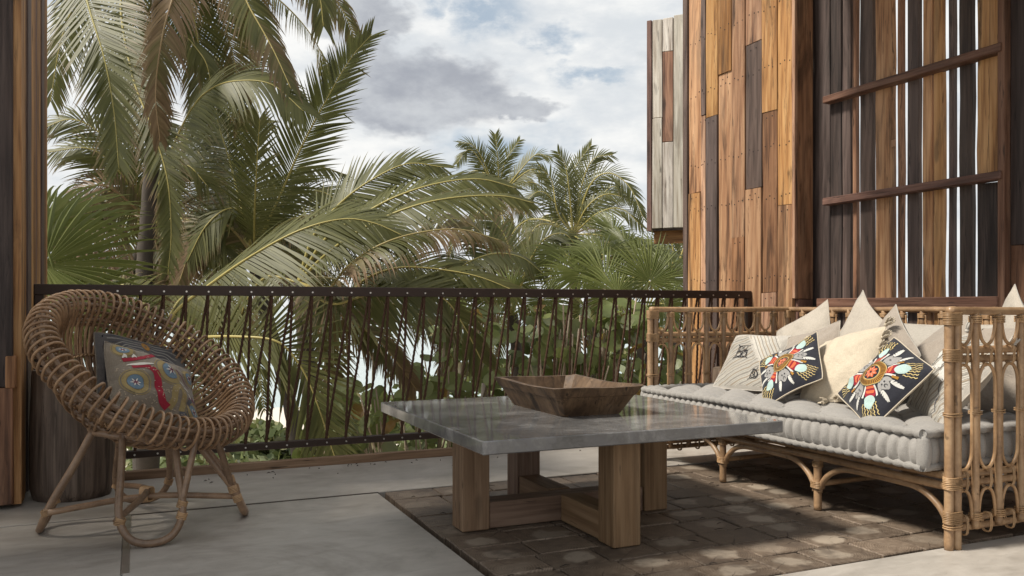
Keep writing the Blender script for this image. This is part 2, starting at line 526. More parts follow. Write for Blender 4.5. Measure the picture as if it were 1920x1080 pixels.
def plain(name, col, rough=0.5, metal=0.0, nscale=30.0, var=0.3, spec=0.5):
    m, t = new_mat(name)
    v = t.n('ShaderNodeTexCoord').outputs['Object']
    n = t.noise(v, nscale, 5, 0.6).outputs['Fac']
    c = t.mix(n, tuple(x * (1 - var) for x in col), tuple(x * (1 + var) for x in col))
    finish(t, c, t.math('ADD', rough - 0.1, t.math('MULTIPLY', n, 0.2)), n, 0.15, 0.003, spec, 0, metal)
    return m


M['rust_steel'] = plain('rusted_steel', (0.045, 0.027, 0.020), 0.55, 0.3)
M['rope'] = plain('brown_rope', (0.082, 0.044, 0.028), 0.85, 0, 220.0, 0.6, 0.2)
M['rope_tan'] = plain('tan_rope', (0.16, 0.09, 0.05), 0.85, 0, 220.0, 0.5, 0.2)
M['zinc'] = plain('zinc_bolt', (0.55, 0.52, 0.48), 0.35, 0.9)
M['strip'] = plain('brass_strip', (0.10, 0.085, 0.07), 0.45, 0.5)
M['plaster'] = plain('plaster', (0.30, 0.27, 0.24), 0.9, 0, 3.0, 0.15)
M['nail'] = plain('nail_head', (0.02, 0.014, 0.012), 0.7, 0.2)
M['groove'] = plain('earth_joint', (0.035, 0.026, 0.02), 0.95, 0, 60, 0.4)
M['sand'] = plain('beach_sand', (0.60, 0.54, 0.46), 0.95, 0, 0.6, 0.12)
M['trunk'] = plain('palm_bark', (0.065, 0.053, 0.043), 0.9, 0, 9.0, 0.5)
M['twig'] = plain('twig_bark', (0.36, 0.29, 0.22), 0.9, 0, 20.0, 0.4)


def leafmat(name, g0, g1, dry0, dry1, rough=0.50, tr=0.36, hue=0.03):
    m, t = new_mat(name)
    dry = t.n('ShaderNodeAttribute', attribute_name='dry').outputs['Fac']
    rn = t.n('ShaderNodeAttribute', attribute_name='rnd').outputs['Fac']
    v = t.n('ShaderNodeTexCoord').outputs['Object']
    n = t.noise(v, 3.0, 4, 0.6).outputs['Fac']
    g = t.mix(t.math('ADD', t.math('MULTIPLY', rn, 0.7), t.math('MULTIPLY', n, 0.3)), g0, g1)
    d = t.mix(rn, dry0, dry1)
    k = t.smooth(t.math('ADD', dry, t.math('MULTIPLY', t.math('SUBTRACT', n, 0.5), 0.3)), 0.25, 0.8)
    c = t.mix(k, g, d)
    finish(t, c, rough, None, spec=0.42, trans=(tr, t.mix(0.35, c, (0.30, 0.32, 0.08))))
    return m


M['frond'] = leafmat('palm_leaflet', (0.048, 0.055, 0.017), (0.165, 0.165, 0.055), (0.13, 0.075, 0.040), (0.30, 0.205, 0.125))
M['rachis'] = leafmat('palm_rachis', (0.33, 0.29, 0.09), (0.45, 0.38, 0.13), (0.20, 0.12, 0.06), (0.28, 0.18, 0.09), 0.45, 0.05)
M['fan'] = leafmat('fan_leaf', (0.12, 0.15, 0.042), (0.24, 0.26, 0.095), (0.22, 0.15, 0.08), (0.36, 0.27, 0.16), 0.4, 0.45)
M['shrub'] = leafmat('ground_leaf', (0.09, 0.12, 0.045), (0.19, 0.22, 0.09), (0.2, 0.16, 0.08), (0.30, 0.24, 0.13), 0.5, 0.25)


def grape(name, c0, c1):
    m, t = new_mat(name)
    rnd = t.n('ShaderNodeObjectInfo').outputs['Random']
    v = t.n('ShaderNodeTexCoord').outputs['Object']
    n = t.noise(v, 14.0, 4, 0.6).outputs['Fac']
    sx = t.n('ShaderNodeSeparateXYZ', {0: v})
    vein = t.math('SUBTRACT', 1.0, t.smooth(t.math('ABSOLUTE', sx.outputs[0]), 0.0, 0.05))
    c = t.mix(t.math('ADD', t.math('MULTIPLY', rnd, 0.75), t.math('MULTIPLY', n, 0.25)), c0, c1)
    c = t.mix(t.math('MULTIPLY', vein, 0.5), c, (0.22, 0.22, 0.10))
    sp = t.smooth(t.noise(v, 30.0, 3, 0.5).outputs['Fac'], 0.64, 0.72)
    c = t.mix(t.math('MULTIPLY', sp, 0.5), c, (0.14, 0.10, 0.05))
    finish(t, c, 0.42, n, 0.2, 0.01, 0.5, trans=(0.45, t.mix(0.4, c, (0.40, 0.45, 0.12))))
    return m


M['grape_green'] = grape('sea_grape_green', (0.15, 0.195, 0.065), (0.27, 0.31, 0.13))
M['grape_pale'] = grape('sea_grape_pale', (0.18, 0.22, 0.11), (0.27, 0.29, 0.17))
M['grape_amber'] = grape('sea_grape_amber', (0.26, 0.13, 0.035), (0.34, 0.20, 0.06))


def water():
    m, t = new_mat('sea_water')
    v = t.n('ShaderNodeTexCoord').outputs['Object']
    n = t.noise(t.vmath('MULTIPLY', v, (0.6, 1.6, 1)), 0.9, 6, 0.6).outputs['Fac']
    big = t.noise(v, 0.03, 3, 0.5).outputs['Fac']
    c = t.mix(big, (0.30, 0.40, 0.39), (0.38, 0.47, 0.45))
    c = t.mix(t.smooth(n, 0.62, 0.72), c, (0.7, 0.72, 0.7))
    finish(t, c, 0.12, n, 0.25, 0.1, 0.5)
    return m


M['water'] = water()

# ------------------------------------------------------------------ ground, floor, room shell
GZ = -3.0
g = MB(); g.box((-600, 7.5, GZ - 0.4), (600, 34, GZ)); g.box((-600, -80, GZ - 0.4), (600, 7.5, GZ))
tag(g.build('sand', M['sand']), kind='structure')
g = MB(); g.add([(-3000, 33, GZ - 0.02), (3000, 33, GZ - 0.02), (3000, 5000, GZ - 0.02), (-3000, 5000, GZ - 0.02)], [(0, 1, 2, 3)])
tag(g.build('sea', M['water']), kind='structure')

floor = empty('floor', (0, 0, 0), kind='structure')
g = MB(); g.box((-4.2, -3.2, -0.35), (6.2, 5.12, -0.045)); g.build('floor_bed', M['groove'], floor)
J = 0.006
X0, X1, Y0, Y1 = 1.16, 4.12, 2.37, 4.22     # the inset of end-grain blocks
def slab(x0, y0, x1, y1):
    me = cbox('concrete_slab', (x1 - x0 - J, y1 - y0 - J, 0.05), M['concrete'], 0.003)
    link('concrete_slab', me, floor, ((x0 + x1) / 2, (y0 + y1) / 2, -0.05))
slab(-4.2, -3.2, -0.05, 4.22)
slab(-0.05, -3.2, X0 - 0.03, 4.22)
slab(X0 - 0.03, -3.2, 6.2, Y0 - 0.02)
slab(X1 + 0.02, Y0 - 0.02, 6.2, 4.22)
slab(-4.2, 4.235, 6.2, 5.08)
g = MB(); g.box((-0.052, 3.3, -0.02), (-0.024, 4.215, 0.0025)); g.build('joint_strip', M['zinc'], floor)
g = MB(); g.box((-0.06, 4.217, -0.02), (1.13, 4.230, 0.003)); g.build('joint_strip', M['strip'], floor)
rows = 10
for r in range(rows):
    y0 = Y0 + (Y1 - Y0) * r / rows
    y1 = Y0 + (Y1 - Y0) * (r + 1) / rows
    x = X0 - random.uniform(0, 0.0)
    while x < X1 - 0.05:
        wd = random.uniform(0.215, 0.285)
        if X1 - (x + wd) < 0.12: wd = X1 - x
        ja, jb = random.uniform(0.004, 0.010), random.uniform(0.004, 0.010)
        me = cbox('wood_block', (wd - ja, (y1 - y0) - jb, 0.05), M['end_grain'], 0.004, 0.0025)
        link('wood_block', me, floor, (x + wd / 2 + random.uniform(-.001, .001), (y0 + y1) / 2, -0.052 + random.uniform(-.003, .002)), (random.uniform(-.004, .004), random.uniform(-.004, .004), random.uniform(-.008, .008)))
        x += wd
# twigs and leaf crumbs lying in the joints of the blocks
g = MB()
for k in range(110):
    x, y = random.uniform(X0, X1), random.uniform(Y0, Y1)
    if random.random() < .6: y = Y0 + (Y1 - Y0) * random.randint(0, rows) / rows + random.gauss(0, .006)
    a = random.uniform(-.5, .5) if random.random() < .6 else random.uniform(0, 6.28); L = random.uniform(.008, .05)
    d = Vector((math.cos(a), math.sin(a), 0)) * L
    g.tube([Vector((x, y, .001)), Vector((x, y, .004)) + d * .5, Vector((x, y, .0015)) + d], [.0012, .0018, .0010], 4)
for k in range(60):
    x, y = random.uniform(-.5, 4.2), 5.06 - abs(random.gauss(0, .12))
    a = random.uniform(0, 6.28); L = random.uniform(.006, .03)
    d = Vector((math.cos(a), math.sin(a), 0)) * L
    g.tube([Vector((x, y, .001)), Vector((x, y, .005)) + d * .5, Vector((x, y, .0015)) + d], [.001, .0025, .001], 4)
g.build('debris', M['groove'], floor, kind='stuff')
me = cbox('edge_board', (0.055, 0.045, 4.84), M['teak'], 0.004)
link('edge_board', me, floor, (-0.5, 5.108, 0.0185), (0, R(90), 0))

# unseen slabs overhead, sized to block the sun, with a gap for sky light
shade_roof = MB()
shade_roof.box((-5.0, 0.6, 3.42), (-1.0, 4.5, 3.6)); shade_roof.box((2.5, 0.6, 3.42), (6.3, 4.5, 3.6))
tag(shade_roof.build('shade_roof', M['charred']), kind='structure')

# fronds of each palm: (rachis points, leaflet length, facing mix, droop, dryness)
PALMS = [
 ('tall', [[0.03,10.28,-2.52],[0.07,10.26,1.05],[0.11,10.24,1.88],[0.17,10.1,2.87],[0.21,9.98,3.95],[0.22,9.76,4.97]], [
  ([[0.22,9.76,4.97],[-0.21,9.51,4.9],[-0.51,9.2,4.35],[-0.42,8.83,3.8],[-0.27,8.55,3.22],[-0.19,8.52,2.73],[-0.15,8.5,2.22]],0.72,0.92,0.16,0.22),
  ([[0.22,9.97,5.06],[-0.14,9.8,4.31],[-0.05,9.44,3.36],[0.14,9.13,2.74],[0.27,8.97,2.24],[0.31,8.95,1.72],[0.28,8.96,1.27]],0.52,0.92,0.22,0.28),
  ([[0.22,9.76,4.97],[0.81,9.05,4.47],[1.04,8.73,3.91],[1.22,8.54,3.5],[1.37,8.37,3.08]],0.52,0.5,0.9,0.5),
  ([[0.22,9.76,4.97],[1.0,8.86,4.91],[1.44,8.34,4.41],[1.59,8.16,4.01],[1.64,8.14,3.65]],0.66,0.4,1.0,0.3),
  ([[0.22,10.08,5.11],[0.01,10.61,4.61],[-0.04,10.85,4.06],[0.03,10.93,3.39]],0.55,0.8,0.4,0.1),
  ([[0.22,10.08,5.11],[0.36,10.35,4.27],[0.57,10.15,3.93],[0.71,9.97,3.66],[0.77,9.95,3.31]],0.5,0.3,0.8,0.25),
  ([[0.23,10.19,5.15],[0.83,10.58,5.17],[1.15,10.76,4.84],[1.3,10.92,4.38]],0.6,0.4,0.7,0.5),
  ([[0.22,9.76,4.97],[0.39,9.24,4.41],[0.24,9.09,3.69],[0.17,9.01,3.08],[0.21,8.99,2.58]],0.5,0.6,0.9,0.85),
  ([[0.22,9.97,5.06],[-0.42,10.47,4.73],[-0.76,10.85,4.09],[-0.92,11.13,3.34]],0.65,0.8,0.4,0.25),
  ([[0.22,9.97,5.06],[0.81,10.37,4.52],[1.06,10.47,3.84],[1.12,10.45,3.11]],0.55,0.7,0.7,0.6),
  ([[0.22,9.97,5.06],[0.52,10.28,4.57],[0.66,10.32,3.81],[0.64,10.33,3.01]],0.6,0.8,0.5,0.3),
  ([[0.22,9.76,4.97],[-0.75,10.73,5.44],[-1.34,11.32,4.89],[-1.54,11.63,4.09]],0.7,0.5,0.6,0.2),
  ([[0.22,9.76,4.97],[0.61,9.14,5.88],[1.26,8.52,6.08],[1.82,8.17,5.65]],0.7,0.4,0.6,0.1),
  ([[0.22,9.76,4.97],[-0.09,10.33,6.34],[-0.77,11.07,7.13],[-1.48,11.61,7.0]],0.7,0.4,0.6,0.1),
 ]),
 ('mid', [[1.75,9.95,-2.42],[1.72,9.96,-0.81],[1.53,9.94,0.19],[1.3,9.93,1.05],[1.19,9.87,1.56]], [
  ([[1.19,9.87,1.56],[1.41,9.55,2.1],[1.63,9.34,2.67],[1.86,9.13,3.17],[2.1,9.03,3.62],[2.32,8.93,3.9]],0.58,0.92,0.15,0.1),
  ([[1.21,9.86,1.53],[1.15,9.34,1.95],[1.12,8.92,2.4],[1.12,8.7,2.83]],0.55,0.92,0.25,0.12),
  ([[1.19,9.87,1.56],[1.07,9.7,1.96],[0.89,9.57,2.01],[0.67,9.55,1.81],[0.49,9.64,1.44]],0.55,0.5,0.6,0.15),
  ([[1.19,9.87,1.56],[1.35,9.91,2.2],[1.6,9.8,2.49],[1.87,9.67,2.55],[2.18,9.54,2.46]],0.42,0.4,0.6,0.15),
  ([[1.19,9.87,1.56],[1.45,9.42,1.86],[1.74,9.08,1.92],[2.02,8.84,1.72]],0.5,0.4,0.7,0.4),
  ([[1.19,9.87,1.56],[1.4,9.45,1.57],[1.6,9.25,1.39],[1.68,9.1,0.98]],0.5,0.5,0.6,0.5),
  ([[1.19,9.87,1.56],[0.89,9.89,1.4],[0.74,9.85,1.04],[0.69,9.87,0.57]],0.5,0.5,0.6,0.6),
  ([[1.18,9.76,1.55],[0.87,9.68,1.86],[0.6,9.7,1.73],[0.41,9.67,1.21]],0.55,0.7,0.6,0.7),
  ([[1.18,9.76,1.55],[1.49,9.63,2.12],[1.87,9.46,2.24],[2.17,9.21,1.99]],0.5,0.6,0.5,0.15),
  ([[1.18,9.76,1.55],[0.99,9.74,1.81],[0.82,9.71,1.74],[0.65,9.67,1.39]],0.55,0.9,0.3,0.12),
  ([[1.21,9.97,1.56],[0.85,10.79,2.54],[0.57,11.35,3.07],[0.27,11.7,3.25]],0.6,0.7,0.4,0.1),
  ([[1.21,9.97,1.56],[1.82,10.57,2.11],[2.27,10.81,2.43],[2.76,10.81,2.31]],0.55,0.5,0.5,0.25),
  ([[1.21,9.97,1.56],[1.04,10.92,2.9],[1.15,11.31,3.73],[1.55,11.35,4.33]],0.6,0.7,0.3,0.1),
  ([[1.21,9.97,1.56],[1.0,10.5,2.7],[0.88,10.78,3.31],[0.92,10.97,4.02]],0.5,0.8,0.3,0.05),
 ]),
 ('left', [[-0.33,11.31,-2.56],[-0.19,11.25,0.54],[0.03,11.04,1.56],[0.16,10.87,1.94]], [
  ([[0.16,10.87,1.94],[0.24,10.4,2.38],[0.33,9.93,2.63],[0.52,9.4,3.02],[0.71,9.1,3.19],[0.94,8.78,3.21],[1.22,8.54,3.14],[1.48,8.32,2.86]],0.8,0.6,0.9,0.08),
  ([[0.16,10.87,1.94],[-0.15,10.79,2.48],[-0.48,10.72,2.75],[-0.91,10.81,2.7]],0.6,0.6,0.5,0.2),
  ([[0.16,10.87,1.94],[-0.24,10.94,2.8],[-0.66,11.02,3.13],[-1.1,11.11,2.95]],0.6,0.6,0.5,0.12),
  ([[0.16,10.87,1.94],[0.46,10.3,1.96],[0.78,9.94,1.76],[0.96,9.75,1.28]],0.6,0.5,0.6,0.25),
  ([[0.16,10.87,1.94],[-0.2,10.6,2.02],[-0.58,10.55,1.82],[-0.84,10.55,1.28]],0.6,0.5,0.6,0.7),
  ([[0.16,10.87,1.94],[-0.15,10.57,1.78],[-0.36,10.45,1.4],[-0.47,10.39,0.81]],0.55,0.6,0.6,0.85),
  ([[0.16,10.87,1.94],[0.35,10.35,1.59],[0.49,10.18,1.17],[0.51,10.06,0.57]],0.55,0.6,0.6,0.6),
  ([[0.16,10.87,1.94],[-0.04,11.18,2.73],[-0.13,11.44,3.42],[-0.34,11.65,3.98]],0.6,0.8,0.3,0.15),
  ([[0.16,10.66,1.92],[-0.31,10.54,2.31],[-0.69,10.6,2.15],[-0.87,10.57,1.63]],0.55,0.6,0.7,0.9),
  ([[0.16,10.66,1.92],[0.24,10.4,1.41],[0.18,10.32,0.87]],0.5,0.7,0.6,0.8),
  ([[0.16,10.76,1.93],[-0.09,10.66,2.15],[-0.42,10.7,2.02],[-0.59,10.66,1.53]],0.55,0.8,0.5,0.35),
  ([[0.16,10.87,1.94],[0.31,10.7,2.49],[0.53,10.49,2.6],[0.75,10.28,2.34]],0.6,0.8,0.4,0.2),
  ([[0.17,11.09,1.96],[0.52,11.59,2.84],[1.06,11.79,3.4],[1.67,11.74,3.45]],0.6,0.6,0.5,0.15),
  ([[0.17,11.09,1.96],[-0.35,11.76,2.33],[-0.73,12.15,2.29],[-1.11,12.43,1.89]],0.6,0.5,0.6,0.5),
  ([[0.17,11.09,1.96],[0.46,11.62,2.36],[0.86,11.88,2.48],[1.28,11.91,2.08]],0.6,0.5,0.6,0.3),
 ]),
 ('low', [[0.06,8.29,-2.53],[0.08,8.17,-0.59],[0.12,7.94,0.19],[0.14,7.82,0.61]], [
  ([[0.14,7.82,0.61],[0.3,7.64,0.91],[0.52,7.43,1.11],[0.84,7.07,1.36],[1.18,6.81,1.56],[1.49,6.67,1.65],[1.72,6.57,1.62],[1.93,6.47,1.52]],0.8,0.5,0.35,0.04),
  ([[0.14,7.6,0.62],[0.32,7.19,0.68],[0.48,6.9,0.72],[0.7,6.58,0.73],[0.91,6.38,0.71],[1.03,6.33,0.62],[1.14,6.28,0.44],[1.23,6.24,0.19],[1.3,6.21,-0.05],[1.37,6.17,-0.28]],0.62,0.9,0.12,0.06),
  ([[0.14,7.82,0.61],[0.37,8.16,1.03],[0.65,8.25,1.03],[0.88,8.25,0.63]],0.5,0.5,0.6,0.4),
  ([[0.14,7.82,0.61],[-0.11,7.71,0.89],[-0.35,7.71,0.85],[-0.54,7.68,0.5]],0.5,0.5,0.6,0.3),
  ([[0.14,7.82,0.61],[0.3,7.53,0.49],[0.49,7.33,0.23],[0.57,7.3,-0.2]],0.45,0.6,0.6,0.7),
  ([[0.14,7.82,0.61],[0.06,8.07,0.98],[-0.2,8.41,1.17],[-0.62,8.81,1.03]],0.5,0.5,0.6,0.4),
 ]),
 ('spread', [[1.63,8.25,-2.55],[1.55,8.07,-0.69],[1.45,8.0,0.53],[1.36,7.93,1.18]], [
  ([[1.36,7.93,1.18],[1.5,7.87,1.62],[1.71,7.67,1.91],[1.97,7.55,2.12],[2.26,7.42,2.26],[2.56,7.29,2.23]],0.55,0.62,0.35,0.08),
  ([[1.36,7.93,1.18],[1.55,7.63,1.56],[1.8,7.41,1.75],[2.1,7.28,1.93],[2.44,7.12,2.05],[2.79,6.97,2.09],[3.09,6.84,2.01]],0.5,0.55,0.4,0.08),
  ([[1.36,7.93,1.18],[1.56,7.41,1.45],[1.87,7.16,1.68],[2.18,6.91,1.82],[2.51,6.76,1.89],[2.85,6.61,1.9],[3.1,6.5,1.84]],0.48,0.5,0.5,0.25),
  ([[1.36,7.93,1.18],[1.41,6.93,1.09],[1.52,6.66,1.26],[1.69,6.47,1.41],[1.96,6.35,1.52],[2.3,6.2,1.56],[2.61,6.06,1.47]],0.44,0.3,1.2,0.62),
  ([[1.36,7.93,1.18],[1.6,7.17,1.05],[1.78,6.98,1.2],[2.0,6.77,1.28],[2.32,6.63,1.26],[2.6,6.5,1.2],[2.88,6.38,1.08]],0.58,0.55,0.45,0.1),
  ([[1.36,7.93,1.18],[1.49,7.11,0.98],[1.73,6.78,1.05],[2.06,6.53,1.08],[2.27,6.43,1.01],[2.41,6.37,0.8],[2.55,6.31,0.5]],0.66,0.6,0.45,0.15),
  ([[1.36,7.93,1.18],[1.66,7.47,0.88],[1.9,7.26,0.7],[2.06,7.07,0.47],[2.21,7.01,0.24]],0.4,0.5,0.7,0.75),
  ([[1.36,7.93,1.18],[1.67,8.45,1.25],[2.0,8.74,1.15],[2.26,8.85,0.59]],0.5,0.5,0.7,0.5),
  ([[1.36,7.93,1.18],[1.11,8.15,1.23],[0.94,8.34,0.98],[0.85,8.38,0.58]],0.5,0.5,0.7,0.5),
  ([[1.39,8.14,1.18],[2.26,8.63,1.04],[2.89,8.78,0.81],[3.28,8.83,0.27]],0.5,0.5,0.7,0.6),
  ([[1.39,8.14,1.18],[1.58,8.27,0.83],[1.68,8.23,0.36],[1.7,8.22,-0.21]],0.5,0.6,0.6,0.7),
 ]),
 ('behind', [[4.21,9.07,-1.73],[4.15,9.1,-0.21],[4.07,9.02,0.55],[3.99,8.95,0.86]], [
  ([[3.99,8.95,0.86],[3.57,8.92,1.29],[3.42,8.87,1.47],[3.17,8.88,1.4],[2.92,8.88,1.04]],0.5,0.5,0.6,0.3),
  ([[3.99,8.95,0.86],[3.46,8.97,1.17],[3.3,8.82,1.38],[3.53,8.5,1.53],[3.79,8.27,1.49],[4.02,8.17,1.3]],0.45,0.4,0.7,0.15),
  ([[3.99,8.95,0.86],[4.11,8.79,1.42],[4.24,8.62,1.72],[4.41,8.43,1.77],[4.58,8.36,1.53]],0.45,0.5,0.6,0.2),
  ([[3.99,8.95,0.86],[3.78,8.94,1.42],[3.6,8.91,1.78],[3.26,8.95,1.95],[2.93,9.09,1.83]],0.45,0.5,0.6,0.5),
  ([[3.99,8.95,0.86],[4.03,9.04,1.43],[3.98,9.17,1.81],[3.78,9.26,2.06]],0.45,0.7,0.4,0.2),
  ([[3.99,8.95,0.86],[4.08,8.58,0.99],[4.26,8.39,0.87],[4.32,8.26,0.46]],0.45,0.5,0.6,0.5),
  ([[3.99,8.95,0.86],[3.53,8.83,0.87],[3.23,8.85,0.57],[3.08,8.81,0.1]],0.45,0.5,0.6,0.7),
 ]),
 ('far', [[5.7,14.1,-2.17],[5.75,13.97,0.34],[5.8,13.84,1.86],[5.88,13.8,2.89]], [
  ([[5.88,13.8,2.89],[5.55,13.73,3.44],[5.3,13.73,3.7],[5.06,13.73,3.43]],0.36,0.6,0.5,0.1),
  ([[5.88,13.8,2.89],[5.55,13.73,3.54],[5.34,13.71,3.78],[5.09,13.71,3.8]],0.36,0.7,0.4,0.1),
  ([[5.88,13.8,2.89],[5.84,13.71,3.36],[5.78,13.63,3.72],[5.75,13.64,4.0]],0.36,0.9,0.2,0.05),
  ([[5.88,13.8,2.89],[5.97,13.76,3.48],[6.12,13.7,3.76],[6.23,13.65,3.93]],0.34,0.8,0.3,0.05),
  ([[5.88,13.8,2.89],[6.15,13.46,3.35],[6.36,13.26,3.61],[6.56,13.06,3.54]],0.36,0.6,0.5,0.1),
  ([[5.88,13.8,2.89],[6.15,13.46,3.25],[6.36,13.26,3.35],[6.53,13.07,3.08]],0.36,0.5,0.6,0.15),
  ([[5.88,13.8,2.89],[5.51,13.75,3.11],[5.21,13.77,3.15],[4.97,13.77,2.81]],0.36,0.5,0.6,0.15),
  ([[5.88,13.8,2.89],[5.98,13.43,2.87],[6.15,13.24,2.58],[6.23,13.21,2.02]],0.36,0.5,0.6,0.3),
  ([[5.88,13.8,2.89],[5.55,13.62,2.77],[5.35,13.6,2.48],[5.26,13.64,1.93]],0.36,0.5,0.6,0.3),
  ([[5.88,13.8,2.89],[5.81,13.5,2.59],[5.85,13.38,2.21],[5.9,13.36,1.74]],0.34,0.6,0.6,0.4),
  ([[5.88,13.8,2.89],[5.82,14.15,3.33],[5.68,14.44,3.46],[5.53,14.61,3.38]],0.34,0.5,0.5,0.1),
  ([[5.88,13.8,2.89],[6.18,14.0,3.24],[6.53,14.06,3.36],[6.8,14.05,3.08]],0.34,0.5,0.5,0.1),
  ([[5.88,13.8,2.89],[5.66,14.12,2.64],[5.37,14.47,2.37],[5.2,14.54,1.79]],0.34,0.5,0.5,0.4),
 ]),
 ('right', [[6.15,11.49,-1.72],[6.17,11.48,0.42],[6.16,11.49,1.41],[6.15,11.49,2.07]], [
  ([[6.15,11.49,2.07],[6.28,11.22,2.78],[6.49,11.01,2.97],[6.73,10.8,2.75],[6.87,10.62,2.25]],0.42,0.6,0.5,0.08),
  ([[6.15,11.49,2.07],[6.22,11.35,2.8],[6.33,11.19,3.19],[6.61,11.07,3.27]],0.42,0.75,0.35,0.05),
  ([[6.15,11.49,2.07],[6.05,11.43,2.71],[5.99,11.45,3.12],[5.84,11.41,3.31]],0.4,0.85,0.3,0.05),
  ([[6.15,11.49,2.07],[6.34,11.08,2.36],[6.62,10.85,2.42],[6.85,10.63,2.14]],0.42,0.5,0.6,0.08),
  ([[6.15,11.49,2.07],[5.8,11.43,2.54],[5.53,11.44,2.69],[5.23,11.46,2.43]],0.42,0.5,0.5,0.1),
  ([[6.15,11.49,2.07],[5.68,11.37,2.2],[5.42,11.38,2.11],[5.27,11.45,1.64]],0.42,0.5,0.6,0.2),
  ([[6.15,11.49,2.07],[6.34,11.08,2.04],[6.55,10.88,1.91],[6.67,10.71,1.47]],0.42,0.5,0.6,0.1),
  ([[6.15,11.49,2.07],[6.24,11.23,2.46],[6.45,11.03,2.65],[6.69,10.81,2.58]],0.42,0.6,0.5,0.05),
  ([[6.15,11.49,2.07],[5.84,11.41,2.38],[5.76,11.45,2.86],[5.53,11.44,3.09]],0.4,0.7,0.4,0.08),
  ([[6.15,11.49,2.07],[6.04,11.11,1.95],[6.1,10.97,1.63],[6.13,10.95,1.16]],0.42,0.6,0.6,0.2),
  ([[6.15,11.49,2.07],[5.78,11.22,1.95],[5.63,11.18,1.63],[5.59,11.19,1.16]],0.42,0.6,0.6,0.3),
  ([[6.15,11.49,2.07],[6.23,11.9,2.78],[6.48,12.0,3.24],[6.71,11.9,3.58]],0.4,0.8,0.3,0.05),
  ([[6.15,11.49,2.07],[6.69,11.69,2.61],[7.03,11.76,2.9],[7.39,11.7,2.65]],0.4,0.5,0.5,0.1),
 ]),
 ('edge', [[6.39,9.19,-0.61],[6.39,9.19,0.5],[6.37,9.21,1.2]], [
  ([[6.37,9.21,1.2],[6.2,9.17,1.61],[5.99,9.16,1.81],[5.65,9.2,1.74]],0.4,0.5,0.5,0.1),
  ([[6.37,9.21,1.2],[6.39,9.19,1.69],[6.32,9.23,1.97],[6.16,9.3,2.04]],0.4,0.7,0.4,0.1),
  ([[6.37,9.21,1.2],[6.51,9.14,1.69],[6.64,9.09,1.97],[6.89,8.97,1.97]],0.4,0.6,0.5,0.1),
  ([[6.37,9.21,1.2],[5.95,9.17,1.33],[5.65,9.2,1.26],[5.41,9.19,0.86]],0.4,0.5,0.5,0.1),
  ([[6.37,9.21,1.2],[6.6,9.32,1.84],[6.67,9.4,2.14],[6.61,9.43,2.35]],0.35,0.8,0.3,0.1),
 ]),
]
# ------------------------------------------------------------------ plank walls
def nails(parent, pts, r=0.004, axis='x'):
    g = MB()
    for p in pts:
        x, y, z = p
        if axis == 'x':
            g.tube([(x + 0.004, y, z), (x - 0.0015, y, z)], r, 6)
        else:
            g.tube([(x, y + 0.004, z), (x, y - 0.0015, z)], r, 6)
    g.build('nail', M['nail'], parent, kind='stuff')


def board(parent, x, y, z0, z1, wx, wy, mat, name='plank', bev=0.004, rough=0.003):
    me = hewn(name, (wx, wy, z1 - z0), M[mat]) if wy > wx * 1.2 and name == 'plank' else cbox(name, (wx, wy, z1 - z0), M[mat], bev, rough)
    return link(name, me, parent, (x, y, z0), (0, 0, random.uniform(-.004, .004)))


# right-hand shutter wall, standing at the end of the railing, planked on its left face
PX = 4.34
rw = empty('plank_shutter', (PX, 5.4, 0), 'tall thick shutter of mixed honey and dark planks at the right end of the railing', 'shutter')
def at(parent, o):
    o.location = Vector(o.location) - Vector(parent.location)
    return o
cols = [  # y far, y near, [(z0, z1, material)]
    (6.003, 5.823, [(0.03, 1.92, 'honey'), (1.925, 3.95, 'honey')]),
    (5.823, 5.758, [(0.03, 2.55, 'honey'), (2.555, 3.95, 'umber')]),
    (5.758, 5.603, [(0.03, 2.52, 'umber'), (2.525, 3.95, 'honey')]),
    (5.603, 5.427, [(0.03, 2.84, 'honey'), (2.845, 3.95, 'honey_deep')]),
    (5.427, 5.266, [(0.03, 1.50, 'honey_deep'), (1.505, 3.95, 'honey')]),
    (5.266, 5.076, [(0.03, 1.86, 'honey'), (1.865, 2.98, 'umber'), (2.985, 3.95, 'honey')]),
    (5.076, 4.906, [(0.03, 1.06, 'honey'), (1.065, 2.42, 'honey_deep'), (2.425, 3.95, 'honey')]),
    (4.906, 4.745, [(0.03, 1.70, 'honey'), (1.705, 3.95, 'honey')]),
]
g = MB(); g.box((PX + 0.03, 4.755, 0.03), (PX + 0.155, 6.06, 3.95))
at(rw, g.build('core', M['charred'], rw))
npts = []
for ci, (ya, yb, segs) in enumerate(cols):
    for (z0, z1, mt) in segs:
        proud = random.uniform(0.0, 0.016)
        wy = ya - yb - random.uniform(0.004, 0.009)
        th = 0.028
        o = board(rw, PX + th / 2 - proud, (ya + yb) / 2, z0, z1, th, wy, mt)
        at(rw, o)
        for zz in (0.62, 1.17, 1.77, 2.15, 2.75, 3.2):
            if z0 + .05 < zz < z1 - .05:
                for k in range(3):
                    npts.append((PX - proud, yb + wy * (0.2 + 0.3 * k) + random.uniform(-.012, .012), zz + random.uniform(-.02, .02)))
        npts.append((PX - proud, (ya + yb) / 2 - .03, z1 - .04)); npts.append((PX - proud, (ya + yb) / 2 + .03, z1 - .045))
at(rw, board(rw, PX + 0.012, 6.04, 0.03, 3.95, 0.06, 0.06, 'umber', 'edge_post'))
at(rw, board(rw, PX + 0.0985, 4.742, 1.01, 3.95, 0.145, 0.026, 'honey_deep', 'end_board'))
at(rw, board(rw, PX + 0.0985, 4.742, 0.03, 1.005, 0.145, 0.026, 'beam', 'end_board'))
at(rw, board(rw, PX + 0.008, 4.737, 1.012, 3.95, 0.03, 0.034, 'honey', 'corner_strip'))
nails(rw, [tuple(Vector(p) - Vector(rw.location)) for p in npts], 0.0058)

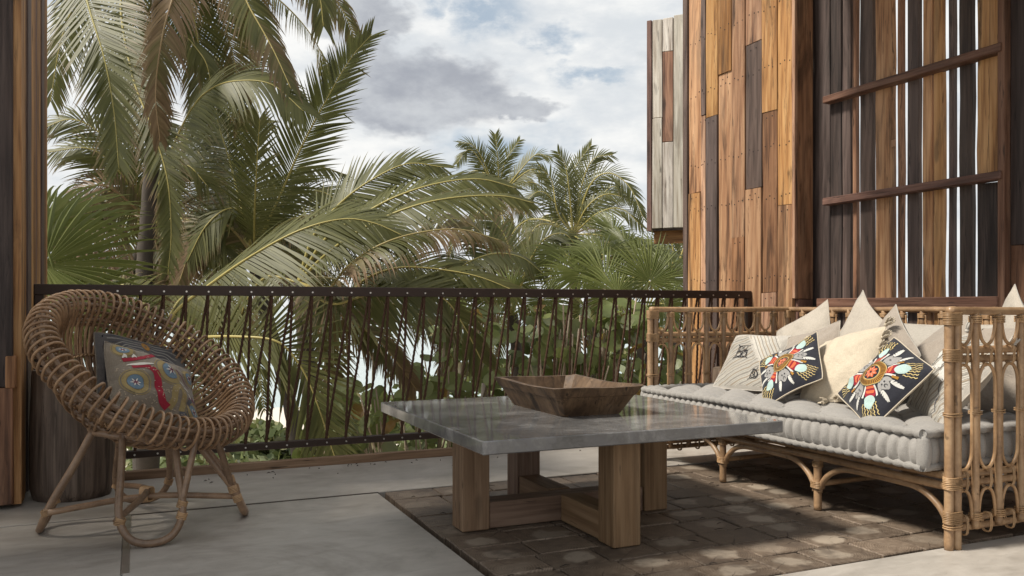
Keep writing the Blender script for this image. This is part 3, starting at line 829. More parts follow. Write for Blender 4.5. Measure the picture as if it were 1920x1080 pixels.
# left-hand shutter wall
LX = -0.52
lw = empty('plank_shutter', (LX, 5.3, 0), 'dark reddish shutter of uneven salvaged planks at the left edge behind the rattan chair', 'shutter')
g = MB(); g.box((LX - 0.26, 4.62, 0.02), (LX - 0.03, 6.08, 3.95)); at(lw, g.build('core', M['charred'], lw))
ys = [4.60, 4.75, 4.87, 5.02, 5.12, 5.30, 5.42, 5.60, 5.74, 5.92, 6.09]
for i in range(len(ys) - 1):
    mt = ['honey', 'honey_deep', 'umber', 'honey', 'honey_deep', 'beam', 'honey', 'umber', 'honey_deep', 'honey'][i]
    zb = 0.02 if i < 3 else random.choice([0.02, 0.35, 0.55])
    pr = random.uniform(0.0, 0.02)
    at(lw, board(lw, LX - 0.014 + pr * 0.5, (ys[i] + ys[i + 1]) / 2, zb, 3.95, 0.028 + pr, ys[i + 1] - ys[i] - 0.007, mt))
    if zb > 0.1:
        at(lw, board(lw, LX - 0.018, (ys[i] + ys[i + 1]) / 2, 0.02, zb - 0.004, 0.024, ys[i + 1] - ys[i] - 0.007, 'charred'))
at(lw, board(lw, LX - 0.13, 4.588, 0.575, 3.95, 0.235, 0.03, 'charred', 'end_board'))
at(lw, board(lw, LX - 0.13, 4.586, 0.02, 0.57, 0.235, 0.034, 'honey_deep', 'end_board'))
at(lw, board(lw, LX - 0.022, 4.584, 0.57, 0.72, 0.045, 0.036, 'honey_deep', 'patch_board'))
w = empty('plank_wall', (-2.5, 4.62, 0), 'dark plank wall continuing to the left of the left shutter', 'wall')
for i in range(10):
    x0 = -4.12 + i * 0.335
    link('plank', cbox('plank', (0.33, 0.05, 3.4), M['charred'], 0.004), w, (x0 + 0.165 + 2.5, 0.02, 0.01))

# weathered shutter standing open beyond
A = Vector((4.73, 7.20, 0)); Bv = Vector((5.75, 5.95, 0)); dr = (Bv - A).normalized()
nrm = Vector((dr.y, -dr.x, 0))
if nrm.x > 0: nrm = -nrm
fw = empty('weathered_shutter', A, 'bleached weathered plank shutter hanging against the sky beyond the honey one', 'shutter', rz=math.atan2(dr.y, dr.x))
g = MB(); g.box((0.0, 0.002, 1.72), (1.6, 0.17, 3.83)); g.build('core', M['umber'], fw)
sgn = 1
x = 0.03; i = 0
brk = {0: [1.74, 2.85, 4.0], 1: [1.74, 2.6, 3.5, 4.0], 2: [1.74, 4.0], 3: [1.74, 2.2, 3.4, 4.0], 4: [1.74, 4.0], 5: [1.74, 2.6, 4.0]}
mats = [['bleached', 'bleached'], ['bleached', 'honey_deep', ], ['bleached'], ['bleached', 'bleached', 'honey_deep'], ['bleached'], ['umber', 'bleached']]
while x < 1.55:
    wd = [0.105, 0.11, 0.115, 0.085, 0.05, 0.06][i % 6]
    bz = brk[i % 6]; mm = mats[i % 6]
    for k in range(len(bz) - 1):
        top = min(bz[k + 1], 3.84 + random.uniform(-.015, .02))
        me = cbox('plank', (wd - 0.006, 0.03, top - bz[k] - 0.004), M[mm[k % len(mm)]], 0.004, 0.003)
        link('plank', me, fw, (x + wd / 2, -0.015 + random.uniform(0, .012), bz[k]))
    x += wd; i += 1
link('edge_post', cbox('edge_post', (0.05, 0.22, 2.12), M['beam'], 0.004), fw, (0.0, 0.08, 1.715))
link('bottom_board', cbox('bottom_board', (0.22, 0.03, 1.6), M['honey_deep'], 0.004), fw, (0.02, 0.08, 1.70), (0, R(90), 0))

# slatted wall of spaced boards on the right
SX = 4.56
sw = empty('slatted_wall', (SX, 4.0, 0), 'slatted wall of honey and black boards with daylight gaps behind the daybed', 'wall')
sl = [(4.762, 4.60, 'charred'), (4.592, 4.49, 'charred'), (4.483, 4.408, 'umber'), (4.395, 4.352, 'honey_deep'), (4.327, 4.208, 'umber'), (4.192, 4.043, 'honey'),
      (4.013, 3.968, 'honey_deep'), (3.942, 3.843, 'umber'), (3.822, 3.742, 'honey'), (3.738, 3.666, 'honey'), (3.634, 3.591, 'umber'),
      (3.561, 3.466, 'charred'), (3.441, 3.298, 'honey_deep')]
for (ya, yb, mt) in sl:
    z0s = [(0.02, 3.4, mt)]
    if mt == 'honey_deep' and yb < 3.3: z0s = [(0.02, 1.68, 'charred'), (1.685, 3.4, 'honey')]
    for (z0, z1, mm) in z0s:
        me = hewn('slat', (0.034, ya - yb - (0.010 if ya < 4.45 else 0.002), z1 - z0), M[mm], 0.0035, 9)
        link('slat', me, sw, (random.uniform(-.004, .004), (ya + yb) / 2 - 4.0, z0))
for zb in (1.66, 2.385):
    link('cross_beam', cbox('cross_beam', (0.085, 0.05, 1.36), M['beam'], 0.005, 0.002), sw, (-0.045, 4.60 - 4.0, zb + 0.043), (R(90), 0, 0))
link('sill_beam', cbox('sill_beam', (0.07, 0.075, 1.40), M['beam'], 0.005), sw, (-0.05, 4.66 - 4.0, 0.975), (R(90), 0, 0))
link('frame_post', cbox('frame_post', (0.09, 0.042, 3.38), M['beam'], 0.004), sw, (-0.03, 3.246 - 4.0, 0.02))
k = link('peg', cbox('peg', (0.012, 0.035, 0.05), M['honey'], 0.004), sw, (-0.021, 4.035 - 4.0, 2.00))
link('corner_board', cbox('corner_board', (0.062, 0.05, 3.38), M['charred'], 0.003), sw, (-0.030, 4.795 - 4.0, 0.02))
# closed boards nearer the viewer
dw = empty('plank_wall', (SX, 2.4, 0), 'dark brown closed board wall at the right edge beside the slats', 'wall')
y = 3.222
i = 0
while y > -3.1:
    wd = [0.30, 0.22, 0.27, 0.25][i % 4]
    zs = 1.30 if i == 0 else random.uniform(0.8, 2.2)
    link('plank', cbox('plank', (0.03, wd - 0.002, zs - 0.015), M['honey_deep' if i == 0 else 'umber'], 0.004), dw, (-0.01, y - wd / 2 - 2.4, 0.015))
    link('plank', cbox('plank', (0.03, wd - 0.002, 3.4 - zs), M['charred'], 0.004), dw, (-0.012, y - wd / 2 - 2.4, zs))
    y -= wd; i += 1

# ------------------------------------------------------------------ railing
RY = 5.2
rail = empty('rope_railing', (0, RY, 0), 'dark steel railing laced with brown rope along the edge of the terrace', 'railing')
link('top_rail', cbox('top_rail', (0.058, 0.05, 4.83), M['rust_steel'], 0.003), rail, (-0.505, 0, 1.046), (0, R(90), 0))
link('bottom_rail', cbox('bottom_rail', (0.042, 0.05, 4.83), M['rust_steel'], 0.003), rail, (-0.505, 0, 0.122), (0, R(90), 0))
for px in (-0.482, 4.308):
    link('end_post', cbox('end_post', (0.045, 0.045, 0.873), M['rust_steel'], 0.003), rail, (px, 0, 0.144))
SP = (3.7213 - 0.3799) / 28.0
def rope_mesh(p0, p1, r=0.0085):
    p0, p1 = Vector(p0), Vector(p1)
    d = p1 - p0; L = d.length; t = d.normalized()
    u = t.cross(Vector((0, 1, 0))).normalized(); w2 = t.cross(u)
    N = 64; K = 9
    v, f = [], []
    for i in range(N + 1):
        s = i / N; c = p0 + d * s
        for k in range(K):
            th = 2 * math.pi * k / K
            rr = r * (0.86 + 0.24 * math.cos(3 * (th) - 2 * math.pi * s * L / 0.016 * 0.42))
            v.append(c + (u * math.cos(th) + w2 * math.sin(th)) * rr)
    for i in range(N):
        for k in range(K):
            k2 = (k + 1) % K
            f.append((i * K + k, i * K + k2, (i + 1) * K + k2, (i + 1) * K + k))
    return mesh('rope', v, f, M['rope'], True)
ob = -0.28 * SP
meA = rope_mesh((0, -0.012, 1.03), (ob, -0.012, 0.125))
meB = rope_mesh((0, 0.008, 1.03), (ob - SP, 0.008, 0.125))
ey = MB(); ey.tube([(0, 0.0, 0), (0, -0.005, 0)], 0.0056, 8); ey = ey.me('eyelet', M['zinc'])
i0 = -6
for i in range(i0, 33):
    x = 0.3799 + i * SP
    if x > 4.28 or x < -0.44: continue
    if x + ob > -0.46:
        link('rope', meA, rail, (x, 0, 0))
        link('eyelet', ey, rail, (x + ob, -0.0255, 0.122))
    if x + ob - SP > -0.46: link('rope', meB, rail, (x, 0, 0))
    link('eyelet', ey, rail, (x, -0.0255, 1.04))
# ------------------------------------------------------------------ palms
CAMDIR = Vector((-0.4067, -0.9135, 0.0))
UP = Vector((0, 0, 1))


def frond(parent, pts, L, k, droop, dry, seg=5, spacing=0.034, lw=0.019, org=Vector((0, 0, 0))):
    P = [p - org for p in spline(pts, 10)]
    n = len(P)
    d = [0.0]
    for i in range(1, n): d.append(d[-1] + (P[i] - P[i - 1]).length)
    tot = d[-1]
    lift = 0.10 if k >= 0.88 else -0.26
    base_n = (CAMDIR * k + UP * (1 - k)).normalized()
    # rachis
    g = MB()
    rr = [max(0.004, 0.0165 * (1 - 0.8 * x / tot)) for x in d]
    g.tube(P, rr, 6)
    dv = [min(1, dry * 0.8)] * len(g.v)
    rv = [random.random()] * len(g.v)
    ro = link('frond', mesh('frond', g.v, g.f, M['rachis'], True, {'dry': dv, 'rnd': rv}), parent)
    V, Fc, DR, RN = [], [], [], []
    s = tot * 0.14
    side = 1
    j = 0
    ph = random.uniform(0, 10)
    gap = 0
    while s < tot * 0.995:
        while j < n - 2 and d[j + 1] < s: j += 1
        f = (s - d[j]) / max(1e-6, d[j + 1] - d[j])
        c = P[j].lerp(P[j + 1], f)
        T = (P[min(j + 2, n - 1)] - P[max(j - 1, 0)]).normalized()
        nn = (base_n - T * base_n.dot(T)).normalized()
        sd = T.cross(nn)
        t = s / tot
        prof = min(1.0, 0.45 + 2.2 * (t - 0.12)) if t < 0.4 else 1.0 - 0.62 * ((t - 0.4) / 0.6) ** 1.4
        for sg in (1, -1):
            if random.random() < 0.03: continue
            ln = L * prof * random.uniform(0.86, 1.1)
            a = R(66 - 36 * t + random.gauss(0, 2.2) + 4 * math.sin(s * 9 + ph * sg))
            dirv = (T * math.cos(a) + sd * sg * math.sin(a) + nn * random.gauss(lift, 0.03)).normalized()
            dr = min(1.2, max(0, dry * 0.8 + 0.25 * math.sin(s * 6 + ph) * dry + random.gauss(0, 0.07)))
            rnd = min(1, max(0, random.gauss(0.5, 0.22)))
            p = c.copy()
            dd = droop * random.uniform(0.88, 1.12) * (1 + dr * 0.4)
            brk = random.random() < 0.06 + dr * 0.2
            bi = random.randint(2, seg - 1)
            b0 = len(V)
            for q in range(seg + 1):
                x = q / seg
                wd = lw * (0.55 + 1.6 * x if x < 0.28 else max(0.0, 1.0 - ((x - 0.28) / 0.72) ** 1.7))
                wv = dirv.cross(nn)
                if wv.length < 1e-3: wv = sd
                wv.normalize()
                dq = min(1.2, dr + max(0, x - 0.55) * (0.9 + 1.4 * dry))
                if q < seg:
                    V.append(p + wv * wd); V.append(p - wv * wd)
                    DR += [dq, dq]; RN += [rnd, rnd]
                else:
                    V.append(p); DR.append(dq); RN.append(rnd)
                p = p + dirv * (ln / seg)
                dirv = (dirv - UP * dd * (0.16 + 0.45 * x) * 5 / seg * 0.62)
                if brk and q == bi: dirv = dirv - UP * 0.9 + sd * sg * random.uniform(-.2, .2)
                dirv.normalize()
            for q in range(seg - 1):
                Fc.append((b0 + 2 * q, b0 + 2 * q + 1, b0 + 2 * q + 3, b0 + 2 * q + 2))
            Fc.append((b0 + 2 * seg - 2, b0 + 2 * seg - 1, b0 + 2 * seg))
        s += spacing * random.uniform(0.85, 1.15)
    link('leaflets', mesh('leaflets', V, Fc, M['frond'], False, {'dry': DR, 'rnd': RN}), ro, kind='stuff')
    return ro


PLABEL = {
    'tall': 'tallest coconut palm, crown out of frame, with yellow ribbed fronds hanging at upper left',
    'mid': 'coconut palm in the middle left with one upright frond against the grey cloud',
    'left': 'dark coconut palm behind the left shutter with a broad arching frond over its crown',
    'low': 'low coconut palm just outside the railing behind the rattan chair with a wide combed frond',
    'spread': 'coconut palm outside the railing whose long fronds sweep right and brown at the tips',
    'behind': 'half dried coconut palm behind the sweeping fronds left of the fan palms',
    'far': 'small distant coconut palm with a star shaped crown against the pale sky',
    'right': 'distant coconut palm with arching feathery crown just left of the weathered shutter',
    'edge': 'small coconut palm partly hidden by the honey plank shutter',
}
for (nm, tr, frs) in PALMS:
    far = nm in ('far', 'right', 'edge')
    crown = Vector(tr[-1])
    ground = Vector(tr[0]); ground.z = GZ
    root = empty('coconut_palm', ground, PLABEL[nm], 'palm tree', 'coconut palms beyond the railing')
    tp = spline([ground + Vector((0, 0, -0.1))] + [Vector(p) for p in tr if p[2] > GZ + .3], 10)
    nt = len(tp)
    g = MB()
    r0 = 0.08 if not far else 0.08
    if nm in ('low', 'edge'): r0 = 0.1
    rad = [(r0 * (1.25 - 0.45 * i / nt)) * (1 + 0.05 * math.sin(i * 2.1)) for i in range(nt)]
    g.tube([p - ground for p in tp], rad, 12)
    g.build('trunk', M['trunk'], root, True)
    for (pts, L, k, dp, dry) in frs:
        if k < 0.45: dp, L = dp * 1.3 + 0.1, L * 1.05
        frond(root, [Vector(p) for p in pts], L, k, dp, dry, 4 if far else 6, 0.032 if far else 0.0265, 0.011 if far else 0.0125, ground)


    # more fronds round the back of the crown
    rf = random.Random(len(nm) * 13 + 5)
    nf = {'tall': 6, 'mid': 14, 'left': 14, 'low': 1, 'spread': 1, 'behind': 1}.get(nm, 4)
    for q in range(nf):
        a = math.pi * (q + rf.uniform(0.1, 0.9)) / nf - 0.35     # away from the terrace
        ln = rf.uniform(1.7, 2.7) * (0.62 if far else 1.0)
        rise = rf.uniform(-0.1, 0.75)
        h = Vector((math.cos(a), math.sin(a) * 0.9 + 0.25, 0))
        pts = [crown, crown + h * ln * .3 + UP * ln * rise * .32, crown + h * ln * .62 + UP * ln * (rise * .42 - .03), crown + h * ln * .86 + UP * ln * (rise * .28 - .18), crown + h * ln * .98 + UP * ln * (rise * .05 - .42)]
        frond(root, pts, rf.uniform(.45, .6) * (0.75 if far else 1), rf.uniform(.2, .7), rf.uniform(1.2, 2.6), rf.choice([.05, .1, .2, .45, .8]), 4, 0.034, 0.0115, ground)


# ------------------------------------------------------------------ fan palms
def fan_mesh(nseg=34, spread=300, rad=1.0, dry=0.05):
    V, F, DR, RN = [], [], [], []
    for i in range(nseg):
        a = R(-spread / 2 + spread * i / (nseg - 1) + 90 + random.gauss(0, 1.2))
        da = R(spread / nseg * 0.56)
        ln = rad * (0.8 + 0.2 * math.cos(a - R(90))) * random.uniform(0.92, 1.05)
        dr = random.gauss(0.08, 0.07) + dry; rn = min(1, max(0, random.gauss(0.5, 0.25)))
        up = 0.02 * (1 if i % 2 else -1)
        bend = random.uniform(0.10, 0.3)
        b = len(V)
        for q in range(7):
            x = q / 6
            r = ln * (0.03 + 0.97 * x)
            w = r * math.tan(da) * 0.96 if x < 0.42 else ln * 0.42 * math.tan(da) * .96 * (1 - ((x - 0.42) / 0.58) ** 1.3)
            z = -bend * x ** 3 * rad + 0.12 * x * rad
            c = Vector((math.cos(a) * r, math.sin(a) * r, z)); sd = Vector((-math.sin(a), math.cos(a), 0))
            fold = 0.6 * w
            V += [c + sd * w - Vector((0, 0, fold)), c + Vector((0, 0, fold)), c - sd * w - Vector((0, 0, fold))]
            dq = dr + max(0, x - 0.8) * 1.6
            DR += [dq] * 3; RN += [rn] * 3
        for q in range(6):
            o = b + q * 3
            F += [(o, o + 1, o + 4, o + 3), (o + 1, o + 2, o + 5, o + 4)]
    return mesh('fan_leaf', V, F, M['fan'], False, {'dry': DR, 'rnd': RN})


FM = [fan_mesh(44, 290), fan_mesh(48, 310), fan_mesh(38, 260), fan_mesh(40, 280, 1.0, 0.35)]
def fan_palm(base, label, fans):
    root = empty('fan_palm', base, label, 'fan palm', 'fan palms beyond the railing')
    top = Vector(fans[0][0]); zt = sum(f[0][2] for f in fans) / len(fans) - 0.45
    cx = sum(f[0][0] for f in fans) / len(fans); cy = sum(f[0][1] for f in fans) / len(fans) + 0.15
    st = Vector((cx, cy, zt)) - Vector(base)
    g = MB(); g.tube(spline([(0, 0, 0), st * 0.5 + Vector((0.03, 0, 0)), st], 6), 0.07, 8); g.build('trunk', M['trunk'], root, True)
    for (c, rad, nv, roll, mi) in fans:
        z = Vector(nv).normalized()
        x = (Vector((1, 0, 0)) - z * z.x).normalized(); y = z.cross(x)
        m = Matrix((x, y, z)).transposed().to_4x4() @ Matrix.Rotation(R(roll), 4, 'Z') @ Matrix.Scale(rad, 4)
        m.translation = Vector(c) - Vector(base)
        o = link('fan_leaf', FM[mi], root); o.matrix_local = m
        g = MB(); e = Vector(c) - Vector(base)
        g.tube(spline([st, (st + e) / 2 + Vector((0, 0, 0.08)), e], 5), 0.011, 5)
        link('leaf_stalk', mesh('leaf_stalk', g.v, g.f, M['rachis'], True, {'dry': [0.1] * len(g.v), 'rnd': [.5] * len(g.v)}), root)


C0 = (-0.35, -0.85, 0.35)
fan_palm((-0.85, 7.9, GZ), 'large bright green fan palm at the lower left beside the left shutter',
         [((-0.66, 7.45, 1.28), 0.95, (-0.1, -0.8, 0.55), -70, 0), ((-0.72, 7.85, 1.62), 0.85, (-0.1, -0.6, 0.7), -60, 1), ((-0.55, 7.7, 1.02), 0.8, (0.1, -0.9, 0.35), -80, 2),
          ((-1.0, 8.1, 1.4), 0.8, (-0.6, -0.5, 0.5), 20, 0), ((-0.75, 8.3, 1.15), 0.8, (0.4, -0.4, 0.8), -90, 1)])
fan_palm((4.75, 7.35, GZ), 'fan palm with a dark full fan facing the terrace beside the honey plank shutter',
         [((4.56, 6.95, 1.20), 0.52, (-0.4, -0.9, 0.12), 0, 1), ((5.01, 7.3, 1.25), 0.55, (0.1, -0.7, 0.6), -30, 0), ((4.8, 7.06, 0.98), 0.55, (-0.1, -0.8, 0.5), -150, 2),
          ((4.92, 7.67, 1.48), 0.55, (-0.2, -0.5, 0.8), 10, 0), ((5.3, 7.8, 1.5), 0.6, (0.2, -0.5, 0.8), -20, 2), ((4.2, 6.95, 1.08), 0.5, (-0.3, -0.7, 0.6), 60, 0)])
fan_palm((4.5, 7.95, GZ), 'fan palm with pale spiky fans standing upright left of the dark fan',
         [((4.44, 7.65, 1.50), 0.55, (-0.2, -0.5, 0.8), 10, 2), ((4.91, 7.95, 1.62), 0.5, (0.0, -0.6, 0.7), -20, 0), ((4.15, 7.58, 1.30), 0.55, (-0.5, -0.5, 0.6), 40, 1),
          ((4.28, 7.31, 1.22), 0.5, (-0.2, -0.8, 0.5), 0, 0), ((4.96, 8.3, 1.8), 0.45, (0.1, -0.7, 0.6), 0, 2), ((4.37, 8.35, 1.55), 0.5, (-0.3, -0.5, 0.7), 25, 0)])
fan_palm((3.75, 7.4, GZ), 'low fan palm with drooping half dry fans showing just under the top rail',
         [((3.48, 7.1, 1.02), 0.42, (-0.3, -0.95, 0.2), 180, 1), ((4.0, 7.2, 0.93), 0.45, (0.0, -0.8, 0.5), 160, 3), ((3.8, 7.4, 0.75), 0.5, (-0.1, -0.8, 0.5), 170, 3),
          ((3.3, 7.4, 1.1), 0.45, (-0.5, -0.6, 0.6), 70, 2)])


# ------------------------------------------------------------------ sea grape shrubs
def grape_leaf(mat, cup=0.12):
    v = [(0, 0.0, 0.0)]
    f = []
    for ring, rr in ((1, 0.55), (2, 1.0)):
        for k in range(12):
            a = 2 * math.pi * k / 12
            x = math.sin(a) * rr; y = math.cos(a) * rr * 0.94
            notch = 0.72 if (k == 6 and ring == 2) else 1.0
            v.append((x * notch, y * notch, cup * rr * rr * (1 + 0.35 * math.sin(3 * a + cup * 40)) + 0.10 * abs(x)))
    for k in range(12):
        k2 = (k + 1) % 12
        f.append((0, 1 + k2, 1 + k))
        f.append((1 + k, 1 + k2, 13 + k2, 13 + k))
    me = mesh('leaf', v, f, M[mat], True)
    return me


GL = [grape_leaf('grape_green', c) for c in (0.08, 0.2, -0.12)] + [grape_leaf('grape_pale', 0.12), grape_leaf('grape_amber', 0.25)]
def grape_shrub(base, label, blobs, count, seed):
    rnd = random.Random(seed)
    root = empty('sea_grape_shrub', base, label, 'shrub', 'sea grape shrubs beyond the railing')
    B = Vector(base)
    g = MB()
    tips = []
    for (c, r) in blobs:
        for k in range(9):
            e = Vector(c) + Vector((rnd.uniform(-1, 1) * r, rnd.uniform(-1, 1) * r, rnd.uniform(-.6, 1) * r))
            md = (B + e) / 2 + Vector((rnd.uniform(-.25, .25), rnd.uniform(-.25, .25), 0.1))
            pts = spline([B, md, e], 6)
            g.tube([p - B for p in pts], [0.022 * (1 - 0.75 * i / len(pts)) for i in range(len(pts))], 5)
    link('branches', mesh('branches', g.v, g.f, M['twig'], True), root, kind='stuff')
    fv, ff, fd, fr = [], [], [], []
    for i in range(count + int(count * 0.45)):
        c, r = blobs[i % len(blobs)]
        while True:
            q = Vector((rnd.uniform(-1, 1), rnd.uniform(-1, 1), rnd.uniform(-1, 1)))
            if 0.15 < q.length < 1: break
        p = Vector(c) + Vector((q.x * r * 1.15, q.y * r, q.z * r))
        near = i < count
        if not near: p += Vector((0.1, 0.35, -0.05))
        nv = (Vector((rnd.gauss(-.15, .5), rnd.gauss(-.45, .45), rnd.gauss(.5, .45)))).normalized()
        sc = rnd.uniform(0.05, 0.098)
        x = nv.orthogonal().normalized(); y = nv.cross(x)
        m = Matrix((x, y, nv)).transposed().to_4x4() @ Matrix.Rotation(rnd.uniform(0, 6.28), 4, 'Z') @ Matrix.Scale(sc, 4)
        m.translation = p - B
        if near:
            u = rnd.random()
            mi = 4 if u > 0.93 else (3 if u > 0.72 else rnd.randint(0, 2))
            o = bpy.data.objects.new('leaf', GL[mi]); COL.objects.link(o); o.parent = root; o.matrix_local = m
        else:
            me = GL[rnd.randint(0, 2)]
            b = len(fv); rv = rnd.random(); dv = 0.6 if rnd.random() < 0.1 else 0.0
            for vv in me.vertices:
                fv.append(m @ vv.co); fd.append(dv); fr.append(rv)
            for pl in me.polygons: ff.append(tuple(b + q2 for q2 in pl.vertices))
    link('foliage', mesh('foliage', fv, ff, M['shrub'], True, {'dry': fd, 'rnd': fr}), root, kind='stuff')


grape_shrub((2.5, 7.6, GZ), 'sea grape shrub of round green leaves behind the wooden bowl, its top below the rail',
            [((1.55, 7.0, 0.05), 0.3), ((2.35, 7.3, 0.12), 0.42), ((2.95, 7.25, 0.35), 0.45), ((2.0, 7.5, -0.25), 0.45), ((2.65, 7.1, -0.25), 0.45), ((2.9, 7.5, 0.75), 0.3), ((1.7, 7.4, -0.1), 0.3)], 280, 3)
grape_shrub((3.9, 7.2, GZ), 'sea grape shrub with big pale leaves rising to the rail left of the daybed end',
            [((3.3, 6.7, 0.72), 0.28), ((3.75, 6.8, 0.62), 0.36), ((4.25, 6.6, 0.45), 0.4), ((3.5, 6.9, 0.2), 0.42), ((4.1, 6.7, 0.0), 0.45), ((4.05, 6.55, 0.85), 0.22), ((4.55, 6.4, 0.2), 0.35)], 280, 5)
grape_shrub((1.0, 8.3, GZ), 'low sea grape shrub seen under the bottom rail at the left of the marble table',
            [((1.75, 6.9, -0.75), 0.4), ((2.2, 6.7, -0.6), 0.4), ((1.6, 7.6, -0.4), 0.3), ((1.2, 7.4, -1.3), 0.5)], 190, 8)

# low leafy ground cover and thicket further off
def cover(name, spots, seed, lo=0.04, hi=0.11):
    rnd = random.Random(seed)
    V, F, D, Rn = [], [], [], []
    for (cx, cy, cz, rx, ry, rz, n) in spots:
        for i in range(n):
            a = rnd.uniform(0, 6.283); rr = math.sqrt(rnd.random()); zz = rnd.random() ** 0.6
            k = math.sqrt(max(0, 1 - (zz * 0.95) ** 2))
            p = Vector((cx + math.cos(a) * rr * rx * k, cy + math.sin(a) * rr * ry * k, cz + zz * rz))
            nv = Vector((rnd.gauss(0, .6), rnd.gauss(-.3, .6), rnd.gauss(.5, .4))).normalized()
            x = nv.orthogonal().normalized(); y = nv.cross(x)
            an = rnd.uniform(0, 6.28); x, y = x * math.cos(an) + y * math.sin(an), y * math.cos(an) - x * math.sin(an)
            s = rnd.uniform(lo, hi)
            b = len(V)
            V += [p - x * s, p + y * s * 0.55, p + x * s, p - y * s * 0.55]
            F.append((b, b + 1, b + 2, b + 3)); dv = rnd.choice([0, 0, 0, 0.1, 0.5]); rv = rnd.random()
            D += [dv] * 4; Rn += [rv] * 4
    tag(link(name, mesh(name, V, F, M['shrub'], False, {'dry': D, 'rnd': Rn})), kind='stuff')


rs = random.Random(4)
sp = []
for i in range(30):
    x = rs.uniform(-4, 9); y = rs.uniform(8.5, 15)
    sp.append((x, y, GZ, rs.uniform(0.5, 1.1), rs.uniform(0.5, 1.0), rs.uniform(0.5, 1.1), 420))
for (x, y, h) in [(0.6, 8.6, 1.3), (-0.3, 9.0, 1.3), (1.2, 9.5, 1.3), (3.2, 9.4, 2.2), (4.6, 9.6, 2.8), (2.4, 9.8, 1.8), (5.8, 9.4, 3.4), (5.6, 7.6, 3.4)]:
    sp.append((x, y, GZ, 0.7, 0.6, h, 800))
cover('ground_cover', sp, 2)
sp = []
for i in range(80):
    a = rs.uniform(-0.4, 1.1); d = rs.uniform(14, 22)
    sp.append((math.sin(a) * d, math.cos(a) * d, GZ, rs.uniform(1, 2), rs.uniform(.8, 1.5), rs.uniform(0.7, 1.5) if a < 0.3 else rs.uniform(1.3, 2.8), 380))
cover('thicket', sp, 12, 0.08, 0.2)
# ------------------------------------------------------------------ marble table
tab = empty('coffee_table', (1.775, 3.39, 0), 'low square table with grey marble top on a thick wooden cross base', 'table')
link('tabletop', cbox('tabletop', (1.345, 1.35, 0.05), M['marble'], 0.004), tab, (0.003, 0.02, 0.43))
LEG = cbox('leg', (0.125, 0.125, 0.43), M['teak'], 0.004)
for (x, y) in ((-0.46, 0), (0.0, -0.465), (0.445, 0), (0, 0.455)):
    link('leg', cbox('leg', (0.125, 0.125, 0.429), M['teak'], 0.004), tab, (x, y, 0.0))
link('cross_beam', cbox('cross_beam', (0.112, 0.108, 0.772), M['teak'], 0.003), tab, (-0.395, 0.0, 0.058), (0, R(90), 0))
link('cross_beam', cbox('cross_beam', (0.108, 0.116, 0.34), M['teak'], 0.003), tab, (0, -0.058, 0.0605), (R(90), 0, 0))
link('cross_beam', cbox('cross_beam', (0.108, 0.116, 0.33), M['teak'], 0.003), tab, (0, 0.39, 0.0605), (R(90), 0, 0))

# ------------------------------------------------------------------ wooden bowl
def dough_bowl():
    bm_v, bm_f = [], []
    H = 0.125
    base = [(-0.138, -0.262), (0.152, -0.262), (0.148, 0.262), (-0.142, 0.262)]
    rim = [(-0.205, -0.335), (0.235, -0.318), (0.222, 0.325), (-0.212, 0.335)]
    def ringpts(c, per=10, bow=0.0, z=0.0, zw=0.0, rc=0.12):
        out = []
        for i in range(4):
            a = Vector(c[i]).to_3d(); b = Vector(c[(i + 1) % 4]).to_3d()
            for k in range(per):
                t = rc * 0.5 + (1 - rc) * k / (per - 1)
                p = a.lerp(b, t)
                nrm = Vector((b.y - a.y, a.x - b.x, 0)).normalized()
                p = p + nrm * bow * math.sin(math.pi * t)
                p.z = z + zw * (math.sin(i * 2.3 + t * 5.2) * 0.55 + math.cos(t * math.pi * 2) * 0.45)
                out.append(p)
        return out
    N = 40
    rings = [ringpts(base, z=0.0, rc=.10), ]
    for t in (0.04, 0.35, 0.66, 0.69, 0.93, 1.0):
        lip = 0.004 if t >= 0.69 else 0.0
        c = [((1 - t) * b[0] + t * r[0] + math.copysign(lip, b[0]), (1 - t) * b[1] + t * r[1] + math.copysign(lip, b[1])) for b, r in zip(base, rim)]
        rings.append(ringpts(c, z=H * t + 0.001, zw=0.006 * t * t, bow=0.004 * t, rc=.07))
    for t, ins in ((0.985, 0.022), (0.6, 0.022), (0.2, 0.02)):
        c = [((1 - t) * b[0] + t * r[0] - math.copysign(ins, b[0]), (1 - t) * b[1] + t * r[1] - math.copysign(ins, b[1])) for b, r in zip(base, rim)]
        rings.append(ringpts(c, z=H * t + (0.003 if t > .9 else 0), zw=0.006 * t * t, bow=0.002, rc=.14))
    v = [p for r in rings for p in r]
    f = []
    for i in range(len(rings) - 1):
        for k in range(N):
            k2 = (k + 1) % N
            f.append((i * N + k, i * N + k2, (i + 1) * N + k2, (i + 1) * N + k))
    f.append(tuple(range(N))[::-1])
    f.append(tuple((len(rings) - 1) * N + k for k in range(N)))
    # wood grain runs along the length: mesh is built with its length on local z, then laid down
    vv = [(p.x, p.z, p.y) for p in v]
    ff = [tuple(reversed(q)) for q in f]
    return mesh('dough_bowl', vv, ff, M['bowl'])


bo = link('dough_bowl', dough_bowl(), None, (1.80, 3.46, 0.4805), (R(90), 0, 0))
bo.rotation_euler = (R(90), 0, 0)
bo.scale = (1, 1, -1)
# lay the mesh data out directly (no mirrored object)
bo.scale = (1, 1, 1); bo.rotation_euler = (0, 0, 0)
for vtx in bo.data.vertices:
    x, y, z = vtx.co
    vtx.co = (x, z, y)
bo.data.flip_normals()
tag(bo, 'carved dark wooden trough bowl standing on the marble table', 'bowl')

